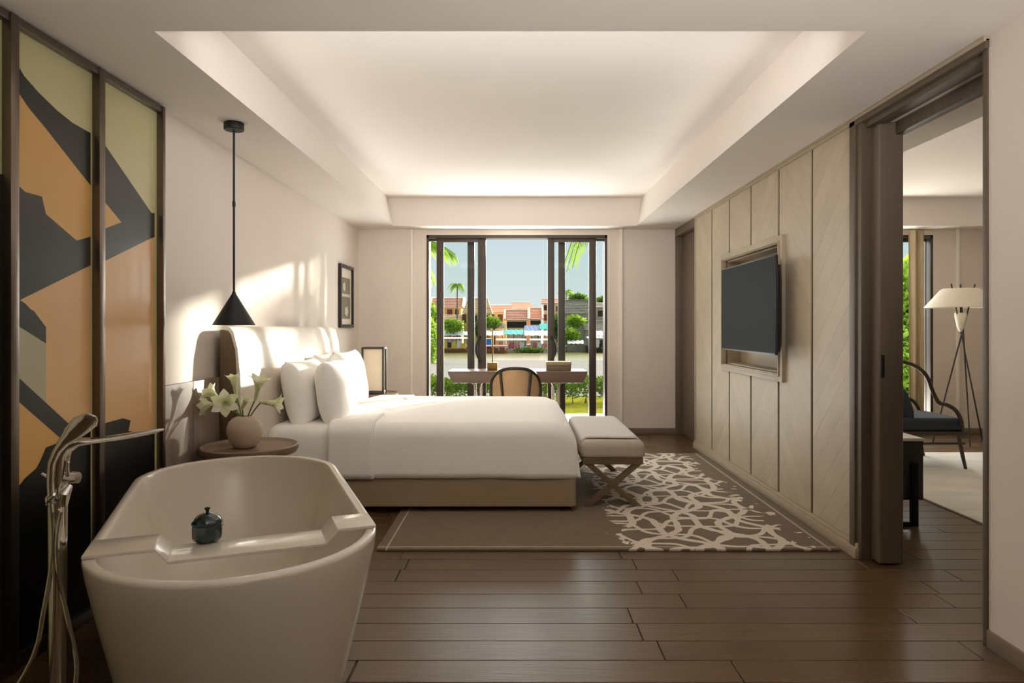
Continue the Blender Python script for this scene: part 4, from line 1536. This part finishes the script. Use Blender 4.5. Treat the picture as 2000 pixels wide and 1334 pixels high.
# ================================================================== outdoors
tag(MB().box(-14, 16, 8.24, 10.05, -0.30, -0.02).build('terrace', 'terrace_stone'), kind='structure')
tag(MB().box(-14, 16, 10.05, 12.6, -0.30, -0.03).build('lawn', 'lawn_grass'), kind='structure')
tag(MB().box(-30, 32, 12.6, 26.0, -2.6, -0.02).build('promenade', 'promenade_stone'), kind='structure')
tag(MB().box(-120, 140, 25.9, 400, -2.7, -2.10).build('river', 'river_water'), kind='structure')
tag(MB().box(-120, 140, 90.5, 400, -2.6, -1.35).build('riverbank', 'bank_stone'), kind='structure')


def leaves(mb, c, r, n, size, rr, shell=0.5, squash=1.0):
    """scatter leaf blades through an ellipsoid"""
    c = Vector(c)
    for _ in range(n):
        while True:
            p = Vector((rr.uniform(-1, 1), rr.uniform(-1, 1), rr.uniform(-1, 1)))
            if shell < p.length < 1:
                break
        q = c + Vector((p.x * r[0], p.y * r[1], p.z * r[2]))
        d = (p.normalized() + Vector((rr.uniform(-1, 1), rr.uniform(-1, 1), rr.uniform(-0.6, 0.9)))).normalized()
        s = d.orthogonal().normalized()
        s = (s * math.cos(rr.uniform(0, PI)) + d.cross(s) * math.sin(rr.uniform(0, PI))).normalized()
        L = size * rr.uniform(0.6, 1.3)
        w = L * 0.24
        mb.add([q, q + d * L * 0.5 + s * w, q + d * L, q + d * L * 0.5 - s * w], [(0, 1, 2, 3)])


def hedge(x0, x1, y0, y1, z1, label, seed):
    rr = random.Random(seed)
    t = thing('hedge', ((x0 + x1) / 2, (y0 + y1) / 2, -0.03), label, 'hedge')
    mb = MB()
    n = int((x1 - x0) * 2300)
    for _ in range(n):
        x = rr.uniform(x0, x1)
        f = rr.random() ** 0.5
        top = z1 * (0.86 + 0.22 * noise.noise(Vector((x * 2.2, seed, 0))))
        z = 0.08 + (top - 0.08) * f
        yv = rr.uniform(y0, y1)
        d = Vector((rr.uniform(-1, 1), rr.uniform(-1, 0.6), rr.uniform(-0.3, 1))).normalized()
        s = d.orthogonal().normalized()
        L = rr.uniform(0.035, 0.075)
        w = L * 0.3
        q = Vector((x, yv, z))
        mb.add([q, q + d * L * 0.5 + s * w, q + d * L, q + d * L * 0.5 - s * w], [(0, 1, 2, 3)])
    mb.build('foliage', 'hedge_leaf', t)
    mb = MB()
    for _ in range(int((x1 - x0) * 14)):
        x, yv = rr.uniform(x0, x1), rr.uniform(y0 + 0.05, y1)
        mb.tube([(x, yv, -0.04), (x + rr.uniform(-0.08, 0.08), yv, z1 * 0.55)], [0.010, 0.004], 4)
    o = mb.build('twig_tangle', 'hedge_twig', t)
    o['kind'] = 'stuff'
    return t


hedge(-2.6, -0.10, 11.0, 11.8, 0.46, 'clipped green hedge outside the left of the glass doors', 3)
hedge(0.0, 6.5, 11.0, 11.8, 0.46, 'clipped green hedge outside the right of the glass doors', 4)


def frond(base, az, L, rise, droop, rr, width=0.32, nleaf=26):
    mb = MB()
    base = Vector(base)
    h = Vector((math.cos(az), math.sin(az), 0))
    side = Vector((-math.sin(az), math.cos(az), 0))
    pts = []
    for k in range(13):
        t = k / 12
        pts.append(base + h * (L * t * (1 - 0.18 * t)) + Vector((0, 0, L * (rise * t - droop * t * t))))
    mb.tube(pts, [0.018 * (1 - 0.8 * k / 12) + 0.003 for k in range(13)], 5)
    for k in range(nleaf):
        t = 0.10 + 0.88 * k / nleaf
        i = t * 12
        a = int(i)
        p = pts[a].lerp(pts[min(a + 1, 12)], i - a)
        tn = (pts[min(a + 1, 12)] - pts[a]).normalized() if a < 12 else (pts[12] - pts[11]).normalized()
        l = width * L * (0.35 + 0.9 * math.sin(PI * min(t * 0.92 + 0.06, 1)))
        for s in (-1, 1):
            d = (side * s + tn * 0.75 + Vector((0, 0, -0.35 - 0.3 * rr.random()))).normalized()
            w = tn.cross(d).cross(d).normalized() * (0.035 * L * 0.5)
            m_ = p + d * l * 0.5
            e_ = p + d * l + Vector((0, 0, -0.12 * l))
            mb.add([p - w * 0.5, m_ - w, e_, m_ + w, p + w * 0.5], [(0, 1, 2, 3, 4)])
    return mb


def palm(name, x, y, z0, H, L, nf, label, seed, r=0.09, leaf='palm_leaf', nleaf=26, width=0.32, lean=(0, 0), rise=0.55, droop=0.75, extra=()):
    rr = random.Random(seed)
    t = thing(name, (x, y, z0), label, 'palm tree')
    top = Vector((x + lean[0], y + lean[1], z0 + H))
    pts = [Vector((x, y, z0)).lerp(top, k / 8) + Vector((0.03 * math.sin(k), 0, 0)) * r * 4 for k in range(9)]
    MB().tube(pts, [r * (1.2 - 0.45 * k / 8) for k in range(9)], 10).build('trunk', 'palm_bark', t, smooth=True)
    for k in range(nf):
        az = 2 * PI * k / nf + rr.uniform(-0.15, 0.15)
        ri = rise + rr.uniform(-0.35, 0.45)
        frond(top, az, L * rr.uniform(0.85, 1.1), ri, droop + rr.uniform(-0.15, 0.2), rr, width, nleaf).build('frond', leaf, t)
    for (az, l_, ri, dr) in extra:
        frond(top, az, l_, ri, dr, rr, width, nleaf).build('frond', leaf, t)
    return t


# garden palms close to the house: fronds hang into view and throw the streaky shade on the bedroom wall
palm('garden_palm', 1.98, 13.2, -0.05, 3.95, 1.3, 10, 'garden palm whose fronds hang in the top right of the glass doors', 5, extra=((3.2, 1.35, 0.0, 1.15), (3.6, 1.3, -0.1, 1.1), (2.8, 1.3, 0.0, 1.2)))
palm('garden_palm', -2.05, 10.5, -0.05, 2.62, 1.2, 10, 'garden palm whose fronds show at the top left of the glass doors', 6, extra=((0.05, 1.35, 0.22, 0.38), (-0.35, 1.0, 0.1, 0.7)))
palm('garden_palm', 3.25, 13.9, -0.05, 3.15, 1.05, 9, 'garden palm outside to the right, screening the low sun', 8)

# shrub beside the left jamb
def bush(name, c, r, n, size, label, leaf, seed, cat='shrub', trunk=True, group=None, foot=None):
    rr = random.Random(seed)
    t = thing(name, (c[0], c[1], c[2] - r[2]), label, cat, group)
    mb = MB()
    for q in range(5):
        cc = (c[0] + rr.uniform(-0.4, 0.4) * r[0], c[1] + rr.uniform(-0.3, 0.3) * r[1], c[2] + rr.uniform(-0.3, 0.35) * r[2])
        leaves(mb, cc, (r[0] * 0.7, r[1] * 0.7, r[2] * 0.7), n // 5, size, rr, 0.3)
    mb.build('foliage', leaf, t)
    if trunk:
        MB().tube([(c[0], c[1], foot if foot is not None else c[2] - r[2] * 1.05), (c[0], c[1], c[2])], [0.06 * r[0] + 0.01, 0.03 * r[0] + 0.005], 6).build('trunk', 'palm_bark', t)
    return t


def at(x, y, Y):
    return px(x, y, Y)


q = at(844, 640, 24)
bush('leafy_shrub', (q.x, 24, 0.50), (0.30, 0.3, 1.05), 900, 0.14, 'bright leafy shrub at the left edge of the glass doors', 'shrub_leaf', 21)
q = at(1790, 560, 13)
bush('bamboo_clump', (5.75, 10.4, 1.20), (0.75, 0.5, 1.35), 5200, 0.15, 'green bamboo clump outside the living room window', 'shrub_leaf', 22)
bush('bamboo_clump', (6.9, 11.6, 1.30), (0.9, 0.5, 1.45), 5200, 0.15, 'second green bamboo clump right of the first, outside living room', 'shrub_leaf', 23)

YH = 93.0                                             # far bank
BZ = -1.35


def gable_house(label, x0, x1, yridge, yeave, depth, wall, roof, Y=YH, hip=0.0, ybase=None, openings=(), cat='house', ridge_mat='ridge_white', parapet=0.0):
    """house with the roof slope facing the river, set out from its outline at its own distance"""
    s = Y / FPX
    X0, X1 = (x0 - 1010) * s, (x1 - 1010) * s
    zr = EYE + (638 - yridge) * s
    ze = EYE + (638 - yeave) * s
    t = thing('river_house', ((X0 + X1) / 2, Y, BZ), label, cat)
    o_ = 0.25
    MB().box(X0 + o_, X1 - o_, Y, Y + depth, BZ, ze + 0.05).build('wall', wall, t)
    mb = MB()
    h_ = hip * (X1 - X0)
    ym = Y + depth / 2
    A = [(X0, Y - o_, ze), (X1, Y - o_, ze), (X1, Y + depth + o_, ze), (X0, Y + depth + o_, ze), (X0 + h_, ym, zr), (X1 - h_, ym, zr)]
    mb.add(A, [(0, 1, 5, 4), (2, 3, 4, 5), (3, 0, 4), (1, 2, 5), (0, 3, 2, 1)])
    rf = mb.build('roof', roof, t)
    MB().tube([(X0 + h_, ym, zr), (X1 - h_, ym, zr)], 0.12, 6).build('ridge_tile', ridge_mat, rf)
    # tile courses
    nrow = max(3, int((zr - ze) / 0.22))
    mb = MB()
    for k in range(1, nrow):
        f = k / nrow
        mb.tube([(X0 + h_ * f, Y - o_ + (ym - Y + o_) * f - 0.02, ze + (zr - ze) * f), (X1 - h_ * f, Y - o_ + (ym - Y + o_) * f - 0.02, ze + (zr - ze) * f)], 0.035, 4)
    mb.build('tile_courses', roof, rf)['kind'] = 'stuff'
    if parapet:
        for xa in (X0, X1):
            mb = MB()
            mb.prism([(xa - 0.12, Y - o_, ze), (xa - 0.12, Y - o_, ze + parapet), (xa - 0.12, ym - 0.6, zr + parapet), (xa - 0.12, ym + 0.6, zr + parapet), (xa - 0.12, Y + depth, ze + parapet), (xa - 0.12, Y + depth, ze)], (0.24, 0, 0))
            mb.build('gable_parapet', ridge_mat, rf)
    for (a, b, c, d, m_) in openings:
        xa, xb = (a - 1010) * s, (b - 1010) * s
        za, zb = EYE + (638 - d) * s, EYE + (638 - c) * s
        w = MB().box(xa, xb, Y - 0.06, Y + 0.05, za, zb).build('window', m_, t)
        mb = MB()
        mb.box(xa - 0.06, xa, Y - 0.10, Y + 0.02, za, zb)
        mb.box(xb, xb + 0.06, Y - 0.10, Y + 0.02, za, zb)
        mb.box(xa - 0.06, xb + 0.06, Y - 0.10, Y + 0.02, zb, zb + 0.07)
        mb.build('window_frame', 'ridge_white', w)
    return t


gable_house('yellow house with brown tiled roof behind the lone palm', 840, 904, 581, 601, 5, 'render_yellow', 'tile_brown', Y=99.5, parapet=0.15,
            openings=((846, 852, 607, 618, 'dark_opening'), (873, 884, 604, 617, 'shutter_brown'), (889, 896, 604, 617, 'dark_opening')))
gable_house('low house with pinkish tiled roof in front of yellow house', 838, 900, 616, 628, 4, 'render_pink', 'tile_brown', Y=94.5)
gable_house('tan gabled house with arched yellow doorways left of the opening', 902, 962, 582, 612, 3.2, 'render_yellow', 'tile_tan', Y=95.5, hip=0.18,
            openings=((903, 911, 614, 630, 'shutter_brown'), (925, 932, 616, 630, 'dark_opening'), (945, 953, 616, 630, 'dark_opening')))
gable_house('long low house with plain red tiled roof, left of centre', 944, 1000, 596, 609, 4.5, 'render_cream', 'tile_red', Y=100,
            openings=((958, 966, 614, 628, 'dark_opening'), (972, 982, 614, 628, 'shutter_brown')))
gable_house('tall central house with hipped orange roof and white ridges', 988, 1046, 590, 603, 6, 'render_pink', 'tile_red', Y=105.5, hip=0.18,
            openings=((995, 1000, 604, 606, 'dark_opening'), (1003, 1009, 604, 606, 'dark_opening')))
gable_house('central riverside house with broad brown roof above dark veranda', 986, 1032, 605, 625, 4.5, 'render_cream', 'tile_brown', Y=94.5, parapet=0.16,
            openings=((990, 1028, 628, 640, 'dark_opening'),))
gable_house('small riverside house with orange striped roof right of centre', 1034, 1060, 601, 623, 4.5, 'render_cream', 'tile_red', Y=94.5, parapet=0.1,
            openings=((1036, 1056, 626, 634, 'dark_opening'),))
gable_house('tall narrow cream house beside the right open door', 1059, 1098, 583, 592, 4, 'render_cream', 'tile_brown', Y=100.5,
            openings=((1062, 1068, 596, 606, 'dark_opening'), (1086, 1089, 598, 608, 'shutter_brown'), (1062, 1068, 614, 626, 'shutter_brown'), (1086, 1089, 614, 626, 'dark_opening')))
gable_house('weathered grey thatched house seen through the right pane', 1100, 1158, 586, 612, 4, 'render_grey', 'thatch_grey', Y=97,
            openings=((1121, 1130, 615, 622, 'dark_opening'),), ridge_mat='thatch_grey')
gable_house('grey flat fronted house at the right edge of glass doors', 1156, 1192, 592, 600, 3, 'render_grey', 'thatch_grey', Y=101.5,
            openings=((1167, 1179, 606, 618, 'dark_opening'), (1158, 1162, 604, 620, 'boat_yellow')), ridge_mat='ridge_white')
gable_house('low grey shed with thatched roof right of the plants', 1140, 1190, 628, 644, 2.5, 'render_grey', 'thatch_grey', Y=93.6, ridge_mat='thatch_grey',
            openings=((1165, 1180, 646, 654, 'dark_opening'),))

# far trees and bushes
pm = at(893, 640, 93.2)
palm('coconut_palm', pm.x, 93.2, BZ, EYE + (638 - 556) * 93.2 / FPX - BZ, 1.55, 14, 'lone slender palm rising above the yellow house', 31, r=0.10, nleaf=16, width=0.30, rise=0.5, droop=1.15)
pm = at(1106, 600, 109)
palm('coconut_palm', pm.x, 109, BZ, EYE + (638 - 570) * 109 / FPX - BZ, 1.9, 12, 'palm crown behind the thatched house, by the right stile', 32, r=0.12, nleaf=14, rise=0.5, droop=0.9)
pm = at(1146, 600, 109)
palm('coconut_palm', pm.x, 109, BZ, EYE + (638 - 584) * 109 / FPX - BZ, 1.4, 11, 'small palm crown behind the grey roofs at right', 33, r=0.1, nleaf=14, rise=0.9, droop=0.9)


def fbush(x, y, w, h, label, leaf, Y, seed, n=700, size=0.42, name='riverside_bush'):
    s = Y / FPX
    c = at(x, y, Y)
    return bush(name, (c.x, Y, c.z), (w / 2 * s, 1.0, h / 2 * s), n, size, label, leaf, seed, foot=(BZ if Y > 90.5 else -2.15))


fbush(886, 637, 56, 28, 'green bush in front of the low pink-roofed house', 'shrub_leaf', 91.6, 41)
fbush(842, 618, 26, 60, 'yellow-green tree at the far left of the far bank', 'shrub_leaf', 92.6, 42)
fbush(966, 629, 42, 22, 'light green bush below the long red roof', 'shrub_leaf', 93.0, 43)
fbush(1122, 628, 42, 24, 'green bush against the thatched house', 'shrub_leaf', 94.0, 44)
fbush(1116, 655, 40, 34, 'broad-leaved green plant on the bank below the thatched house', 'shrub_leaf', 92.0, 45)
fbush(1180, 588, 30, 22, 'dark treetop behind the grey flat fronted house', 'dark_leaf', 107, 46, size=0.5)
fbush(1128, 584, 36, 20, 'dark treetop behind the thatched house', 'dark_leaf', 104, 47, size=0.5)
fbush(1087, 640, 16, 50, 'dark green bush behind the right open door', 'dark_leaf', 93.0, 48)
fbush(938, 640, 16, 40, 'dark green bush behind the left open door', 'dark_leaf', 93.2, 49)
fbush(1038, 685, 66, 9, 'low strip of green water plants below the market boats', 'dark_leaf', 87.6, 50, n=900, size=0.28)


def stall(label, x0, x1, ytop, ybot, m_, Y, drop=0.35, posts=3, seed=0, name='market_awning'):
    """canvas awning on posts"""
    s = Y / FPX
    X0, X1 = (x0 - 1010) * s, (x1 - 1010) * s
    z1, z0 = EYE + (638 - ytop) * s, EYE + (638 - ybot) * s
    t = thing(name, ((X0 + X1) / 2, Y, BZ), label, 'awning')
    mb = MB()
    rows_ = []
    n = 12
    for j in range(4):
        f = j / 3
        rows_.append([(X0 + (X1 - X0) * i / n, Y - 0.45 + 0.9 * f, z0 + (z1 - z0) * f + 0.06 * math.sin(i * 1.9 + seed + j)) for i in range(n + 1)])
    mb.loft(rows_, False, False, closed=False)
    o = mb.build('canvas', m_, t)
    o.modifiers.new('thickness', 'SOLIDIFY').thickness = 0.03
    for k in range(posts):
        xa = X0 + 0.1 + (X1 - X0 - 0.2) * k / max(posts - 1, 1)
        MB().tube([(xa, Y - 0.4, min(BZ, z0 - 0.3)), (xa, Y - 0.4, z0 + 0.05)], 0.04, 5).build('post', 'boat_dark', t)
    return t


stall('teal awning in front of the small riverside house', 1054, 1074, 632, 643, 'awning_teal', 92.7, seed=1)
stall('pale blue awning below the orange striped roof', 1024, 1053, 636, 646, 'awning_blue', 92.7, seed=2)
stall('aqua awning below the central veranda', 985, 1022, 644, 653, 'awning_teal', 91.6, seed=3)
stall('long cream awning above the market boats', 1024, 1076, 646, 655, 'awning_white', 91.5, seed=4)
stall('grey awning below the long red roofed house', 946, 988, 632, 641, 'thatch_grey', 92.7, seed=5)
stall('cream awning behind the blue tarpaulin', 950, 983, 645, 655, 'awning_white', 91.4, seed=6)
stall('row of white awnings above the yellow boat', 860, 918, 647, 655, 'awning_white', 91.6, seed=7, posts=4)
stall('white awning at the right edge of the glass doors', 1160, 1192, 646, 656, 'awning_white', 91.4, seed=8)
stall('white awning below the broad-leaved plant', 1108, 1140, 665, 671, 'awning_white', 90.8, seed=9)


def boat(label, x0, x1, ydeck, ywater, yroof, hull, side, roof, Y, npost=6, banner=None, seed=0):
    s = Y / FPX
    X0, X1 = (x0 - 1010) * s, (x1 - 1010) * s
    zw = -2.12
    zd = EYE + (638 - ydeck) * s
    zr = EYE + (638 - yroof) * s
    t = thing('river_boat', ((X0 + X1) / 2, Y, zw), label, 'boat')
    rings = []
    W = 0.9
    for k in range(13):
        f = k / 12
        x = X0 + (X1 - X0) * f
        e_ = 1 - abs(2 * f - 1) ** 3
        sheer = 0.30 * abs(2 * f - 1) ** 3
        w = W * (0.25 + 0.75 * e_)
        rings.append([(x, Y - w, zd + sheer), (x, Y - w * 0.8, zw - 0.1), (x, Y + w * 0.8, zw - 0.1), (x, Y + w, zd + sheer)])
    MB().loft(rings).build('hull', hull, t)
    xa, xb = X0 + 0.12 * (X1 - X0), X1 - 0.10 * (X1 - X0)
    MB().box(xa, xb, Y - 0.7, Y + 0.7, zd, zd + (zr - zd) * 0.45).build('cabin_side', side, t)
    rr = random.Random(seed)
    for k in range(npost):
        x = xa + (xb - xa) * k / (npost - 1)
        MB().box(x - 0.04, x + 0.04, Y - 0.74, Y - 0.66, zd, zr).build('post', 'boat_white', t)
    rows_ = []
    for k in range(7):
        a = (k / 6 - 0.5) * 2
        rows_.append([(xa - 0.3, Y + a * 0.95, zr + 0.16 * (1 - a * a)), (xb + 0.3, Y + a * 0.95, zr + 0.16 * (1 - a * a))])
    mb = MB()
    mb.loft(rows_, False, False, closed=False)
    o = mb.build('roof', roof, t)
    o.modifiers.new('thickness', 'SOLIDIFY').thickness = 0.05
    if banner:
        nb = max(3, int((xb - xa) / 0.6))
        for k in range(nb):
            x = xa + (xb - xa) * k / nb
            MB().box(x + 0.08, x + (xb - xa) / nb - 0.06, Y - 0.78, Y - 0.73, zd + 0.05 + 0.1 * rr.random(), zd + (zr - zd) * rr.uniform(0.55, 0.85)).build('banner', banner[k % len(banner)], t)
    return t


boat('yellow riverboat with white roof at the left of the river', 858, 916, 681, 689, 661, 'boat_wood', 'boat_yellow', 'boat_white', 89.2, 7, ('boat_yellow', 'boat_dark', 'boat_yellow', 'boat_white'), 1)
boat('long white and pink market boat in the middle of the river', 966, 1030, 681, 687, 664, 'boat_white', 'boat_red', 'awning_white', 89.4, 9, ('sign_pink', 'boat_white', 'boat_red'), 2)
boat('pink market boat moored behind the right open door', 1033, 1082, 680, 687, 664, 'boat_white', 'sign_pink', 'awning_white', 90.3, 8, ('boat_red', 'boat_white', 'sign_pink', 'boat_yellow'), 3)
boat('low red wooden boat hull under the blue tarpaulin', 944, 992, 684, 689, 676, 'boat_wood', 'boat_wood', 'boat_wood', 86.8, 4, None, 4)
boat('dark covered boat at the right edge of the river', 1144, 1194, 680, 689, 660, 'boat_dark', 'boat_dark', 'awning_white', 89.2, 6, ('boat_dark', 'boat_white'), 5)
boat('small boat with blue and white cover at far left', 830, 862, 676, 688, 662, 'boat_dark', 'awning_blue', 'awning_blue', 89.0, 4, ('awning_blue', 'boat_white'), 6)
s = 89.0 / FPX
x0, x1 = (948 - 1010) * s, (960.5 - 1010) * s
t = thing('tarpaulin_booth', ((x0 + x1) / 2, 88.6, -2.1), 'bright blue tarpaulin booth beside the left open door', 'booth')
zt0, zt1 = EYE + (638 - 683) * s, EYE + (638 - 662) * s
MB().box(x0, x1, 87.9, 88.9, zt0, zt1).build('tarpaulin', 'tarp_blue', t, bevel=0.03)
for xa in (x0, x1):
    MB().tube([(xa, 87.88, -2.2), (xa, 87.88, zt1 + 0.1)], 0.04, 5).build('post', 'boat_white', t)
MB().box(x0 - 0.1, x1 + 0.1, 87.8, 89.0, zt1, zt1 + 0.08).build('roof', 'awning_white', t)
# stone quay on the right
sq = 90.2 / FPX
o = MB().box((1108 - 1010) * sq, (1150 - 1010) * sq, 90.2, 90.6, -2.3, EYE + (638 - 673) * sq).build('stone_quay', 'bank_stone')
tag(o, 'rough stone quay wall below the broad-leaved plant', 'wall')
